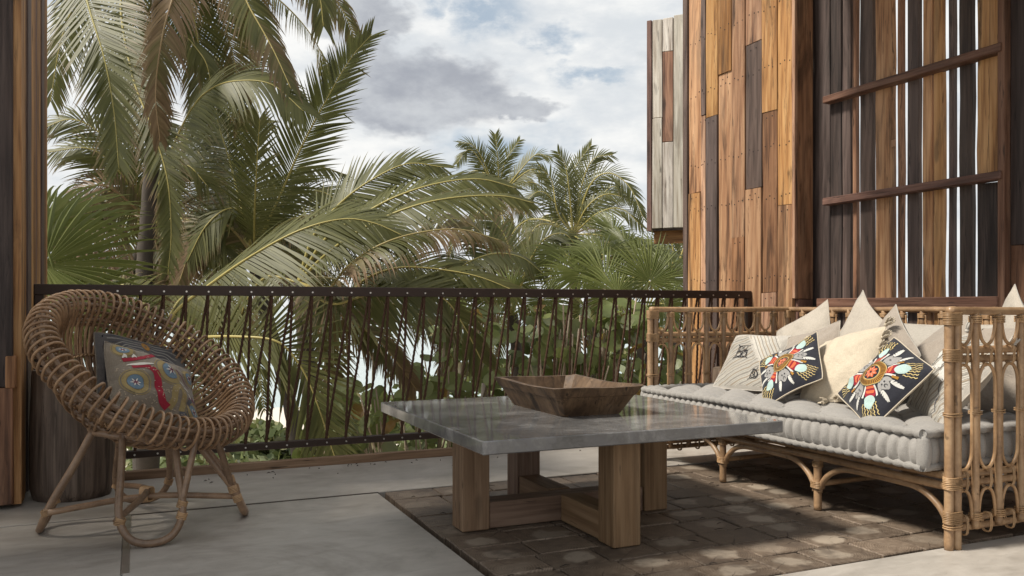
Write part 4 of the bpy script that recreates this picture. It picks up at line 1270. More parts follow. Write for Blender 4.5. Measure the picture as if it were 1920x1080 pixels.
# ------------------------------------------------------------------ log stools
def log(loc, r, h, label, seed):
    rn = random.Random(seed)
    v, f = [], []
    N, K = 40, 14
    amp = [(rn.uniform(-.03, .03), rn.uniform(0, 6.28), q) for q in (2, 3, 5, 7)]
    for i in range(K + 1):
        z = h * i / K
        rr = r * (1.0 + 0.03 * math.sin(z * 7)) * (0.94 if i in (0,) else 1)
        if i == K: rr *= 0.985
        for k in range(N):
            a = 2 * math.pi * k / N
            q = rr * (1 + sum(A * math.sin(n * a + p + z * .8) for A, p, n in amp) + 0.010 * math.sin(17 * a + z * 3))
            v.append((math.cos(a) * q, math.sin(a) * q, z))
    for i in range(K):
        for k in range(N):
            k2 = (k + 1) % N
            f.append((i * N + k, i * N + k2, (i + 1) * N + k2, (i + 1) * N + k))
    f.append(tuple(range(N))[::-1]); 
    o = link('log_stool', mesh('log_stool', v, f, M['log'], True), None, loc)
    tag(o, label, 'log stool')
    top = [(x * .985, y * .985, h + 0.001) for (x, y, z) in v[-N:]] + [(0, 0, h + 0.004)]
    link('cut_top', mesh('cut_top', top, [(k, (k + 1) % N, N) for k in range(N)], M['end_grain']), o)


log((-0.30, 4.80, 0), 0.185, 0.635, 'upright log stool of dark smoothed wood behind the rattan chair', 1)
log((3.86, 4.82, 0), 0.15, 0.52, 'small log stool half hidden behind the far end of the daybed', 2)

# ------------------------------------------------------------------ rattan daybed
day = empty('daybed', (2.92, 2.32, 0), 'wide rattan daybed with looped cane panels and a tufted grey mattress', 'daybed')
DW, DL, DH = 1.09, 2.10, 0.95
def noded(L, r, step=0.24, n=8, ax='z', seed=0):
    rn = random.Random(seed)
    m = max(4, int(L / 0.02)); off = rn.uniform(0, step)
    pts, rs = [], []
    for i in range(m + 1):
        s = L * i / m
        x = ((s + off) % step)
        k = 1.0 + 0.09 * math.exp(-((min(x, step - x)) / 0.012) ** 2)
        b = 0.0015 * math.sin(s * 5 + off * 40)
        pts.append({'z': (b, b, s), 'x': (s, b, b), 'y': (b, s, b)}[ax]); rs.append(r * k)
    return pts, rs


def pole(name, L, r, loc, parent, ax='z', mat='rattan', seed=0):
    g = MB(); p, rs = noded(L, r, ax=ax, seed=seed); g.tube(p, rs, 10)
    return link(name, g.me(name, M[mat], True), parent, loc)


def binding_me(w, d, h, wraps=None, r=0.0032):
    """cane wound round a post of w x d, stacked over height h"""
    g = MB()
    wraps = wraps or max(2, int(h / (r * 1.9)))
    for k in range(wraps):
        z = -h / 2 + h * (k + 0.5) / wraps
        pts = []
        for i in range(20):
            a = 2 * math.pi * i / 20
            c, s_ = math.cos(a), math.sin(a)
            pts.append((math.copysign(abs(c) ** 0.6, c) * w / 2, math.copysign(abs(s_) ** 0.6, s_) * d / 2, z + 0.0012 * math.sin(a + k)))
        g.tube(pts, r, 5, closed=True)
    return g.me('binding', M['binding'], True)


PR = 0.0165
B_single = binding_me(0.040, 0.040, 0.028)
B_thin = binding_me(0.044, 0.040, 0.016)
B_double = binding_me(0.078, 0.042, 0.050)
B_doublethin = binding_me(0.078, 0.042, 0.018)
B_rail = binding_me(0.040, 0.076, 0.016)   # round a pair of stacked rails, axis laid along x later
def loop_me(kind, p):
    g = MB()
    r = 0.0068
    a, b = 0.020, p - 0.020
    m = p / 2
    if kind == 'upper':
        pts = [(a, 0, .905), (a + .002, 0, .875), (a + .008, 0, .845), (a + .022, 0, .815), (m, 0, .800), (b - .022, 0, .815), (b - .008, 0, .845), (b - .002, 0, .875), (b, 0, .905)]
        g.tube(spline(pts, 4), r, 7)
    elif kind == 'ring':
        top, bot = .722, .305
        half = [(m, 0, top), (b - .026, 0, top - .008), (b - .006, 0, top - .040), (b, 0, top - .085), (b + .001, 0, .52), (b, 0, bot + .085), (b - .006, 0, bot + .040), (b - .026, 0, bot + .008), (m, 0, bot)]
        other = [(p - x, y, z) for (x, y, z) in half[::-1]][1:-1]
        pts = half + other
        sm = spline(pts + [pts[0]], 4)[:-1]
        g.tube(sm, r, 7, closed=True)
    else:
        pts = [(a - .002, 0, .105), (a + .002, 0, .15), (a + .010, 0, .19), (a + .026, 0, .217), (m, 0, .224), (b - .026, 0, .217), (b - .010, 0, .19), (b - .002, 0, .15), (b + .002, 0, .105)]
        g.tube(spline(pts, 4), r, 7)
    return g.me('cane_loop', M['cane'], True)


def panel(parent, L, n, loc, rz, with_lower=True):
    """one looped panel of length L along its own x; end posts are built apart"""
    m = Matrix.Translation(loc) @ Matrix.Rotation(rz, 4, 'Z')
    def put(name, me, x, y, z, rot=None):
        o = bpy.data.objects.new(name, me); COL.objects.link(o); o.parent = parent
        mm = m @ Matrix.Translation((x, y, z))
        if rot: mm = mm @ rot
        o.matrix_local = mm
    p = L / n
    U, Q, W = loop_me('upper', p), loop_me('ring', p), loop_me('lower', p)
    pl = []
    for sdd in range(3):
        g = MB(); pts, rs = noded(0.87, 0.0155, ax='z', seed=sdd + 3); g.tube(pts, rs, 9); pl.append(g.me('pole', M['rattan'], True))
    for k in range(n):
        if k:
            put('pole', pl[k % 3], k * p, 0, 0.068)
            put('binding', B_single, k * p, 0, 0.902); put('binding', B_thin, k * p, 0, 0.53); put('binding', B_single, k * p, 0, 0.118)
        put('cane_loop', U, k * p, 0, 0); put('cane_loop', Q, k * p, 0, 0)
        if with_lower: put('cane_loop', W, k * p, 0, 0)
        ry = Matrix.Rotation(R(90), 4, 'Y') @ Matrix.Rotation(R(90), 4, 'Z')
        for zz in (0.760, 0.262) + ((0.088,) if with_lower else ()):
            put('tie', B_rail, (k + .5) * p, 0, zz, ry)
    for (zz, rr) in ((0.9355, 0.0165), (0.778, 0.0155), (0.742, 0.0155), (0.281, 0.0155), (0.244, 0.0155)) + (((0.105, 0.0145), (0.072, 0.0145)) if with_lower else ()):
        g = MB(); pts, rs = noded(L + (0.03 if zz > .9 else -0.03), rr, ax='x', seed=int(zz * 100)); g.tube(pts, rs, 9)
        dy = 0.0 if zz > 0.9 else (0.0)
        put('rail', g.me('rail', M['rattan'], True), -0.015 if zz > .9 else .015, dy + (0.022 if zz < 0.9 else 0), zz)


panel(day, DW, 8, Vector((0, 0, 0)), 0.0)
panel(day, DW, 8, Vector((0, DL, 0)), 0.0)
panel(day, DL, 16, Vector((DW, 0, 0)), R(90), False)
# corner posts, doubled
for (x, y, lean) in ((0, 0, 1), (0, DL, 1), (DW, 0, 1), (DW, DL, 1)):
    pole('post', DH - 0.025, 0.0175, (x - 0.018, y - 0.004, 0), day, seed=int(x * 7 + y * 3))
    pole('post', DH - 0.025, 0.0175, (x + 0.018, y - 0.010, 0), day, seed=int(x * 5 + y * 9) + 1)
    for (zz, me) in ((0.905, B_double), (0.762, B_double), (0.53, B_doublethin), (0.262, B_double), (0.128, B_double), (0.09, B_doublethin)):
        link('binding', me, day, (x, y - 0.006, zz))
# front and rear seat rails, arches and legs
for xx in (0.0, DW):
    for (zz, rr) in ((0.284, 0.0165), (0.246, 0.0165)):
        pole('seat_rail', DL, rr, (xx - 0.004, 0, zz), day, 'y', seed=int(zz * 50 + xx))
    for li in (1, 2):
        y = DL * li / 3 + 0.01
        pole('leg', 0.262, 0.0185, (xx, y, 0), day, seed=li)
        link('binding', binding_me(0.050, 0.056, 0.032), day, (xx, y, 0.118))
        link('binding', B_single, day, (xx, y, 0.215))
    for li in range(3):
        a = DL * li / 3 + 0.01; b = DL * (li + 1) / 3 + 0.01
        if li == 0: a = 0.0
        if li == 2: b = DL
        g = MB()
        pts = [(0, a + .014, .085), (0, a + .022, .115), (0, a + .055, .160), (0, a + .11, .198), (0, a + .17, .216), (0, a + .24, .220), (0, (a + b) / 2, .221), (0, b - .24, .220), (0, b - .17, .216), (0, b - .11, .198), (0, b - .055, .160), (0, b - .022, .115), (0, b - .014, .085)]
        g.tube(spline(pts, 5), 0.0135, 9)
        link('arch', g.me('arch', M['rattan'], True), day, (xx - 0.002, 0, 0))
for li in (1, 2):
    pole('stretcher', DW, 0.0125, (0, DL * li / 3 + 0.01, 0.122), day, 'x', seed=li + 9)
for k in range(11):
    pole('slat', DW, 0.011, (0, 0.1 + k * 0.19, 0.276), day, 'x', seed=k)

# ------------------------------------------------------------------ tufted mattress
MX0, MX1, MY0, MY1, MZ0, MZ1 = 2.835, 3.965, 2.375, 4.385, 0.302, 0.452
mat = empty('mattress', ((MX0 + MX1) / 2, (MY0 + MY1) / 2, MZ0), 'tufted grey cotton mattress with rolled edges lying on the daybed', 'mattress')
mc = Vector(mat.location)
def grid(fn, nu, nv, name, m, parent):
    v = [Vector(fn(i / nu, j / nv)) - mc for j in range(nv + 1) for i in range(nu + 1)]
    f = [(j * (nu + 1) + i, j * (nu + 1) + i + 1, (j + 1) * (nu + 1) + i + 1, (j + 1) * (nu + 1) + i) for j in range(nv) for i in range(nu)]
    return link(name, mesh(name, v, f, m, True), parent)


def topf(a, b):
    x = MX0 + (MX1 - MX0) * a; y = MY0 + (MY1 - MY0) * b
    p, q = (x - MX0) / 0.125, (y - MY0) / 0.125
    u, w2 = (p + q) / 2 + .25, (p - q) / 2 + .25
    d = (abs(math.sin(math.pi * u)) * abs(math.sin(math.pi * w2)))
    e = min(a, 1 - a, b, 1 - b)
    z = MZ1 - 0.012 + 0.034 * d ** 0.55 - 0.012 * math.exp(-e / 0.012)
    return (x, y, z + 0.003 * math.sin(x * 9) * math.sin(y * 7))


def puffs(s, per, amp):
    k = abs(math.sin(math.pi * s / per))
    jit = 0.85 + 0.3 * math.sin(math.floor(s / per) * 12.9898) ** 2
    return amp * jit * k ** 0.55


def side(axis, sgn):
    if axis == 'x':
        X = MX0 if sgn < 0 else MX1
        def fn(a, b):
            y = MY0 + (MY1 - MY0) * a; h = b
            bul = math.sin(math.pi * h) ** 0.6
            lean = 0.006 * math.sin(y * 9 + h * 3)
            return (X + sgn * (0.004 + puffs(y + lean, 0.054, 0.030) * bul - 0.010 * (1 - bul)), y, MZ0 + (MZ1 - MZ0) * (0.06 + 0.86 * h))
        return fn
    Y = MY0 if sgn < 0 else MY1
    def fn(a, b):
        x = MX0 + (MX1 - MX0) * a; h = b
        bul = math.sin(math.pi * h) ** 0.6
        return (x, Y + sgn * (0.0 + puffs(x, 0.054, 0.022) * bul - 0.010 * (1 - bul)), MZ0 + (MZ1 - MZ0) * (0.06 + 0.86 * h))
    return fn


grid(topf, 110, 190, 'top_cover', M['mattress'], mat)
grid(side('x', -1), 370, 10, 'side_cover', M['mattress'], mat)
grid(side('x', 1), 120, 6, 'side_cover', M['mattress'], mat)
grid(side('y', -1), 200, 10, 'side_cover', M['mattress'], mat)
grid(side('y', 1), 200, 8, 'side_cover', M['mattress'], mat)
def roll(p0, p1, r, per, name):
    p0, p1 = Vector(p0), Vector(p1); d = p1 - p0; L = d.length; t = d.normalized()
    u = t.cross(UP).normalized(); w2 = UP
    n = int(L / per * 8); K = 12
    v, f = [], []
    for i in range(n + 1):
        s = L * i / n
        c = p0 + d * (i / n) + UP * 0.003 * math.sin(s * 6) + u * 0.003 * math.sin(s * 4.3)
        for k in range(K):
            th = 2 * math.pi * k / K
            phs = (s / per + 0.42 * math.sin(th * 0.5 + .4)) % 1.0
            dd = min(phs, 1 - phs)
            rr = r * (0.70 + 0.34 * min(1.0, dd / 0.32) ** 0.6)
            v.append(c + (u * math.cos(th) + w2 * math.sin(th)) * rr - mc)
    for i in range(n):
        for k in range(K):
            k2 = (k + 1) % K
            f.append((i * K + k, i * K + k2, (i + 1) * K + k2, (i + 1) * K + k))
    f.append(tuple(range(K))); f.append(tuple(n * K + k for k in range(K))[::-1])
    link(name, mesh(name, v, f, M['mattress_seam'], True), mat)


for z, r in ((MZ1 - 0.002, 0.0185), (MZ0 + 0.014, 0.0155)):
    roll((MX0 - 0.008, MY0, z), (MX0 - 0.008, MY1, z), r, 0.052, 'rolled_edge')
    roll((MX1, MY0, z), (MX1, MY1, z), r, 0.052, 'rolled_edge')
    roll((MX0 - .006, MY0 - .002, z), (MX1, MY0 - .002, z), r, 0.052, 'rolled_edge')
    roll((MX0 - .006, MY1, z), (MX1, MY1, z), r, 0.052, 'rolled_edge')
for (x, y) in ((MX0 + .004, MY0 + .006), (MX0 + .004, MY1 - .006), (MX1 - .004, MY0 + .006), (MX1 - .004, MY1 - .006)):
    g = MB(); g.tube([(x - mc.x, y - mc.y, MZ0 + .01 - mc.z + (MZ1 - MZ0 - .02) * i / 8) for i in range(9)], [.020, .025, .028, .030, .030, .030, .028, .025, .020], 12)
    g.build('corner_seam', M['mattress'], mat, True)
tf = MB()
for i in range(20):
    for j in range(36):
        x = MX0 + 0.125 * (i * .5); y = MY0 + 0.125 * (j * .5)
        p, q = i * .5, j * .5
        u, w2 = (p + q) / 2 + .25, (p - q) / 2 + .25
        if abs(math.sin(math.pi * u)) < .05 and abs(math.sin(math.pi * w2)) < .05 and MX0 + .03 < x < MX1 - .03 and MY0 + .03 < y < MY1 - .03:
            tf.tube([(x - mc.x, y - mc.y, MZ1 - .010 - mc.z), (x - mc.x, y - mc.y, MZ1 - 0.004 - mc.z)], [.011, .006], 7)
if tf.v: tf.build('tuft', M['mattress_seam'], mat, kind='stuff')


# ------------------------------------------------------------------ cushions
class Cushion:
    def __init__(s, label, c, r, u, w, h, thick, mat_, back=None, piping=None, pinch=0.055, group='cushions on the daybed', seed=0, sag=0.0, cat='cushion', tilt=None):
        s.w, s.h, s.t, s.pinch = w, h, thick, pinch
        rn = random.Random(seed + 77)
        s.ph = [rn.uniform(0, 6.28) for _ in range(8)]
        s.sag = sag
        r = Vector(r).normalized(); u = Vector(u); u = (u - r * u.dot(r)).normalized(); n = r.cross(u)
        m = Matrix((r, u, n)).transposed().to_4x4(); m.translation = Vector(c)
        N = 30
        v, f = [], []
        for sg in (1, -1):
            for j in range(N + 1):
                for i in range(N + 1):
                    v.append(s.P(-1 + 2 * i / N, -1 + 2 * j / N, sg))
        o2 = (N + 1) ** 2
        for j in range(N):
            for i in range(N):
                a = j * (N + 1) + i
                f.append((a, a + 1, a + N + 2, a + N + 1))
                f.append((o2 + a, o2 + a + N + 1, o2 + a + N + 2, o2 + a + 1))
        o = link('cushion', mesh('cushion', v, f, M[mat_], True))
        if back:
            o.data.materials.append(M[back])
            for pl in o.data.polygons:
                if pl.index % 2 == 1: pl.material_index = 1
        o.matrix_world = m
        tag(o, label, cat, group)
        s.o = o
        if piping:
            g = MB(); pts = []
            for a, b in ((0, 0), (1, 0), (1, 1), (0, 1)):
                pass
            for k in range(96):
                q = k / 24; e = int(q) % 4; t = -1 + 2 * (q - int(q))
                uv = [(t, -1), (1, t), (-t, 1), (-1, -t)][e]
                pts.append(s.P(uv[0], uv[1], 1))
            g.tube(pts, 0.0030, 6, closed=True)
            g.build('piping', M[piping], o, True)

    def P(s, u, v, sg, off=0.0):
        x = s.w / 2 * u * (1 - s.pinch * (1 - v * v) * abs(u) ** 2)
        y = s.h / 2 * v * (1 - s.pinch * (1 - u * u) * abs(v) ** 2)
        b = max(0.0, (1 - u * u)) ** 0.62 * max(0.0, (1 - v * v)) ** 0.62
        z = s.t / 2 * b * (1 - 0.25 * s.sag * v)
        p = s.ph
        kc = 1 - 0.05 * (u * v) ** 4
        x *= kc; y *= kc
        e = (1 - max(abs(u), abs(v)) ** 4)
        wr = 0.007 * math.sin(u * 5 + v * 3 + p[0]) * e + 0.005 * math.sin(v * 9 - u * 4 + p[1]) * e
        cr = abs(u) * abs(v)
        wr += 0.010 * math.exp(-((u * math.cos(p[6]) + v * math.sin(p[6]) - .25) / .10) ** 2) * e * (v + 1) - 0.008 * math.exp(-((u * math.cos(p[7]) + v * math.sin(p[7]) + .3) / .09) ** 2) * e
        wr += 0.011 * cr * math.sin((u - v) * 13 + p[2]) * e + 0.007 * cr * math.sin((u + v) * 17 + p[3]) * e
        edge = 0.012 * math.sin(u * 2.6 + p[4]) * math.sin(v * 2.2 + p[5])
        y2 = y - s.sag * 0.06 * s.h * (1 - u * u) * max(0, v)
        return (x, y2, sg * (z + off) + sg * wr * 0.8 * (1 if sg > 0 else .6) + edge)

    def patch(s, name, mat_, shapes, lift=0.0022):
        if len(shapes) <= 12 and name.split('_')[1] in ('disc', 'arm', 'face', 'ring', 'ribbon'):
            if len(shapes) > 1:
                return [s.patch(name, mat_, [q], lift) for q in shapes]
        V, F = [], []
        for (vs, fs) in shapes:
            b = len(V)
            V += [s.P(max(-.985, min(.985, a)), max(-.985, min(.985, c)), 1, lift) for (a, c) in vs]
            F += [tuple(i + b for i in q) for q in fs]
        return link(name, mesh(name, V, F, M[mat_], False), s.o, kind='stuff' if len(shapes) > 1 else None)


def disc(cu, cv, r, n=20, inner=0.0, ry=None, rot=0, wob=0.0):
    ry = ry or r
    vs, fs = [], []
    R0 = [inner + (1 - inner) * k / 3 for k in range(4)]
    for q in R0:
        for k in range(n):
            a = 2 * math.pi * k / n
            x, y = math.cos(a) * r * q, math.sin(a) * ry * q * (1 + wob * math.sin(5 * a))
            vs.append((cu + x * math.cos(rot) - y * math.sin(rot), cv + x * math.sin(rot) + y * math.cos(rot)))
    for i in range(3):
        for k in range(n):
            k2 = (k + 1) % n
            fs.append((i * n + k, (i + 1) * n + k, (i + 1) * n + k2, i * n + k2))
    return vs, fs


def stroke(pts, w, w2=None):
    w2 = w if w2 is None else w2
    P = [Vector(p).to_3d() for p in pts]
    vs, fs = [], []
    for i, p in enumerate(P):
        t = (P[min(i + 1, len(P) - 1)] - P[max(i - 1, 0)]).normalized()
        nn = Vector((-t.y, t.x, 0)); ww = w + (w2 - w) * i / max(1, len(P) - 1)
        vs += [tuple((p + nn * ww)[:2]), tuple((p - nn * ww)[:2])]
    for i in range(len(P) - 1): fs.append((2 * i + 1, 2 * i + 3, 2 * i + 2, 2 * i))
    return vs, fs


def leafs(cu, cv, ang, L, w, n=6):
    vs, fs = [], []
    d = Vector((math.cos(ang), math.sin(ang))); q = Vector((-d.y, d.x))
    for i in range(n + 1):
        x = i / n; ww = w * math.sin(math.pi * min(1, max(0.02, x * .92 + .04))) ** .8
        p = Vector((cu, cv)) + d * L * x
        vs += [tuple(p + q * ww), tuple(p - q * ww)]
    for i in range(n): fs.append((2 * i + 1, 2 * i + 3, 2 * i + 2, 2 * i))
    return vs, fs


def polar(r, a): return (r * math.cos(a), r * math.sin(a))


def quad(a0, r0, w0, r1, w1, n=4):
    """tapered bar along angle a0 from r0 (half width w0) to r1 (half width w1)"""
    d = Vector(polar(1, a0)); q = Vector((-d.y, d.x)); vs, fs = [], []
    for i in range(n + 1):
        t = i / n; p = d * (r0 + (r1 - r0) * t); ww = w0 + (w1 - w0) * t
        vs += [tuple(p + q * ww), tuple(p + q * ww * .33), tuple(p - q * ww * .33), tuple(p - q * ww)]
    for i in range(n):
        for k in range(3): fs.append((4 * i + k + 1, 4 * i + k + 5, 4 * i + k + 4, 4 * i + k))
    return vs, fs


def folk(c):
    """embroidered sun with four arms to the corners"""
    D = [R(45 + 90 * k) for k in range(4)]
    c.patch('embroidered_ring', 't_ochre', [disc(0, 0, 0.335, 40, 0.60)])
    rays = []
    for k in range(44):
        a = 2 * math.pi * k / 44
        rays.append(stroke([polar(.235, a), polar(.28, a), polar(.325, a)], .006))
    c.patch('embroidered_rays', 't_black', rays, .0036)
    c.patch('embroidered_thread', 't_yellow', [disc(0, 0, 0.212, 40, 0.93), disc(0, 0, 0.350, 44, .965)], .003)
    c.patch('embroidered_star', 't_coral', [leafs(*polar(.03, R(45 * k + 22)), R(45 * k + 22), .135, .040) for k in range(8)], .003)
    c.patch('embroidered_star', 't_pink', [leafs(*polar(.05, R(45 * k + 22)), R(45 * k + 22), .085, .016) for k in range(8)], .0042)
    c.patch('embroidered_arm', 't_crimson', [quad(a, .36, .125, .54, .155) for a in D] + [quad(a, .53, .155, .62, .11) for a in D])
    c.patch('embroidered_arm', 't_coral', [quad(a, .37, .105, .42, .11) for a in D] + [quad(a, .46, .12, .53, .085) for a in D], .0036)
    c.patch('embroidered_disc', 't_aqua', [disc(*polar(.745, a), .165, 22, 0.0, .155, a, .05) for a in D], .0042)
    wig = []
    for a in D:
        dv = Vector(polar(1, a)); q = Vector((-dv.y, dv.x))
        for k in range(-3, 4):
            off = k * .062
            s0 = .86 + .03 * abs(k) * .2 - abs(k) * .035; s1 = min(1.28 - abs(off) * 1.02, s0 + .30)
            pts = []
            for i in range(15):
                t = i / 14
                pts.append(tuple(dv * (s0 + (s1 - s0) * t) + q * (off * (1 + .35 * t) + .014 * math.sin(t * 20))))
            wig.append(stroke(pts, .0105))
    c.patch('embroidered_fringe', 't_yellow', wig, .0036)
    gr, wh, bk, co = [], [], [], []
    for k in range(4):
        a = R(90 * k)
        gr.append(leafs(*polar(.36, a), a, .36, .125)); gr.append(leafs(*polar(.36, a + .18), a + .42, .30, .055)); gr.append(leafs(*polar(.36, a - .18), a - .42, .30, .055))
        for sg in (1, -1):
            tip = polar(.64, a + .19 * sg)
            for q in range(5):
                wh.append(leafs(tip[0] + .05 * q * math.cos(a + .35 * sg), tip[1] + .05 * q * math.sin(a + .35 * sg), a + sg * (1.25 - .18 * q), .10, .021, 5))
            wh.append(leafs(*tip, a + .30 * sg, .30, .034))
            wh.append(quad(a + .47 * sg, .37, .016, .66, .03))
            bk.append(disc(*polar(.50, a + .09 * sg), .022, 8)); bk.append(stroke([polar(.56, a), polar(.60, a + .06 * sg), polar(.64, a + .05 * sg)], .008))
        co.append(quad(a + (.42 if k % 2 else -.42), .60, .028, .74, .036))
    c.patch('embroidered_face', 't_grey', gr); c.patch('embroidered_spray', 't_white', wh, .003); c.patch('embroidered_mark', 't_black', bk, .004); c.patch('embroidered_tip', 't_ochre', co, .004)


def pale_stitch(c, motif, flip=1):
    """rows of couched thread in two slanting fields"""
    a, b, d = [], [], []
    for k in range(84):
        o = -1.9 + k * .0455
        def clip(p0, p1, n=26):
            pts = [(p0[0] + (p1[0] - p0[0]) * i / n, p0[1] + (p1[1] - p0[1]) * i / n) for i in range(n + 1)]
            return [p for p in pts if abs(p[0]) < .94 and abs(p[1]) < .94]
        q1 = [p for p in clip((-1.0, o), (1.0, o + 1.1 * flip)) if p[0] * .55 + p[1] * .5 < .25]
        q2 = [p for p in clip((-1.0, o + .9), (1.0, o - 1.5)) if p[0] * .55 + p[1] * .5 > .27]
        for q in (q1, q2):
            if len(q) > 2: (a if k % 3 else (b if k % 2 else d)).append(stroke(q, .0075 if k % 3 else .011))
    c.patch('stitched_rows', 't_bone', a); c.patch('stitched_rows', 't_stone', b); c.patch('stitched_rows', 't_sand', d)
    if motif == 'grid':
        s = []
        cu, cv, q = -.18, .18, .20
        for k in (-1, 0, 1):
            s.append(stroke([(cu - q, cv + k * q), (cu, cv + k * q), (cu + q, cv + k * q)], .014)); s.append(stroke([(cu + k * q, cv - q), (cu + k * q, cv), (cu + k * q, cv + q)], .014))
        for i in (-1, 1):
            for j in (-1, 1): s.append(disc(cu + i * q / 2, cv + j * q / 2, q * .42, 16, .78))
        for i in (-1, 1): s.append(stroke([(cu + i * q, cv + q), (cu + i * q * 1.3, cv + q * 1.25)], .012)); s.append(stroke([(cu + i * q, cv - q), (cu + i * q * 1.35, cv - q * 1.2)], .012))
        cu, cv = .52, -.58
        s += [disc(cu, cv, .12, 18, .84), disc(cu + .03, cv + .04, .085, 16, .8, .13, .7), disc(cu - .05, cv - .03, .07, 14, .8, .12, -.5), stroke([(cu - .2, cv - .16), (cu, cv), (cu + .1, cv + .2)], .011)]
        c.patch('stitched_motif', 't_black', s, .004)
    else:
        s = []
        for i, (cu, cv) in enumerate([(-.1, .35), (.12, .0), (-.05, -.35), (.35, .5), (-.4, .1)]):
            s += [leafs(cu, cv, R(45 * k + 20 * i), .16, .05) for k in range(8)]
        c.patch('stitched_motif', 't_white', s, .004)
        s = [stroke([(-.95 + .1 * k, -.62 + .06 * math.sin(k * 2.2) + .03 * k) for k in range(20)], .012), stroke([(-.95 + .1 * k, .72 - .02 * k) for k in range(20)], .012)]
        c.patch('stitched_line', 't_slate', s, .004)


def tassels(c, spots, mat_='cream', r=0.012, L=0.055):
    for (p, d) in spots:
        p = Vector(p); d = Vector(d).normalized()
        g = MB()
        g.tube([p, p + d * .012], r * .9, 8)
        rn = random.Random(int(p.x * 1e4))
        for k in range(14):
            a = rn.uniform(0, 6.28); q = d.orthogonal().normalized(); q2 = d.cross(q)
            e = (q * math.cos(a) + q2 * math.sin(a))
            g.tube([p + d * .01 + e * r * .5, p + d * L * .5 + e * r * 1.1, p + d * L * rn.uniform(.85, 1.1) + e * r * rn.uniform(.9, 1.8)], [r * .36, r * .34, r * .2], 5)
        link('tassel', g.me('tassel', M[mat_], True), c.o)


CS = [
 ('plain natural linen cushion with its corner raised at the far left of the back row', (3.70, 3.95, .715), (.09, -.879, .469), (.362, .467, .807), .46, .46, .15, 'linen', 'linen_taupe', 'linen'),
 ('taupe cushion half hidden behind the left navy embroidered cushion', (3.42, 3.60, .655), (.08, -.96, .268), (.411, .277, .868), .40, .40, .13, 'linen_taupe', None, 'linen'),
 ('plain linen cushion standing on its corner behind the cream tassel cushion', (3.64, 3.49, .728), (.103, -.511, .853), (.402, .806, .435), .48, .46, .15, 'linen', None, 'linen'),
 ('linen cushion on its corner close behind the other raised corner, deepest in the back row', (3.90, 3.70, .745), (-.172, -.596, .785), (.385, .692, .61), .46, .46, .12, 'linen_grey', None, 'linen'),
 ('small plain cushion with a pointed corner above the right navy embroidered cushion', (3.53, 3.17, .70), (-.08, -.66, .74), (.36, .655, .66), .40, .40, .14, 'linen_taupe', None, 'linen_grey'),
 ('long grey back cushion with piped edge leaning on the daybed back', (3.86, 3.16, .665), (.02, -1, .0), (.30, 0, .95), .72, .42, .15, 'linen_grey', None, 'linen'),
 ('taupe cushion leaning behind the right navy cushion beside the cane end panel', (3.72, 3.02, .69), (.216, -.731, .647), (.58, .629, .517), .45, .45, .14, 'linen_taupe', None, None),
 ('pale cushion covered with stitched lines and a small black grid at the left', (3.36, 4.03, .62), (.198, -.979, .051), (.606, .163, .779), .42, .42, .13, 'pale', 'linen', 'pale'),
 ('smaller looking navy cushion with a folk sun embroidery, left of the cream one', (3.17, 3.49, .618), (.375, -.795, .476), (.509, .606, .611), .38, .38, .12, 'navy', 'cream', 'cream'),
 ('plain cream cushion with tassels in the middle of the daybed', (3.33, 3.29, .636), (.10, -.96, .22), (.55, .22, .80), .46, .44, .16, 'cream', None, None),
 ('navy cushion with a folk sun embroidery standing on its corner right of the cream one', (3.12, 2.83, .605), (.487, -.477, .732), (.367, .872, .324), .39, .39, .13, 'navy', 'cream', 'cream'),
 ('pale stitched cushion leaning behind the front cane post at the right', (3.31, 2.62, .63), (.44, -.38, .81), (.55, .80, .22), .44, .44, .16, 'pale', 'linen', 'linen'),
 ('pale linen cushion with raised corner seen through the right cane panel', (3.92, 2.78, .765), (-.242, -.559, .793), (.477, .643, .599), .45, .45, .13, 'linen', None, 'linen_grey'),
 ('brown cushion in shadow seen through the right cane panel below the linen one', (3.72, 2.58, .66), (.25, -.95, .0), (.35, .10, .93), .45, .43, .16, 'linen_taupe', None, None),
]
cush = []
for i, a in enumerate(CS):
    cush.append(Cushion(a[0], a[1], a[2], a[3], a[4], a[5], a[6], a[7], a[8], a[9], seed=i))
folk(cush[8]); folk(cush[10])
pale_stitch(cush[7], 'grid'); pale_stitch(cush[11], 'flowers', -1)
c = cush[9]
tassels(c, [((s_ * c.w / 2 * k, -c.h / 2 * .97 * (1 - .08 * (1 - k * k)), 0), (s_ * k * .3, -.55, .85)) for s_, k in ((1, .95), (1, .6), (1, .25), (-1, .1), (-1, .45), (-1, .8), (-1, .97))], L=.06)
tassels(c, [((c.w / 2 * .97, c.h / 2 * k, .01), (1, .1, .5)) for k in (.96, .6, .3)] + [((-c.w / 2 * .96, c.h / 2 * k, .01), (-.8, .1, .4)) for k in (.96,)], L=.06)
tassels(cush[7], [((-.205, -.205, 0), (-1, -.5, .2)), ((.205, -.205, 0), (.6, -1, .2))], 'pale', .010, .05)
tassels(cush[11], [((-.215, -.215, 0), (-.6, -.6, .3)), ((.215, -.215, 0), (1, -.3, .2)), ((.22, .2, 0), (1, .2, .2))], 'pale', .011, .06)
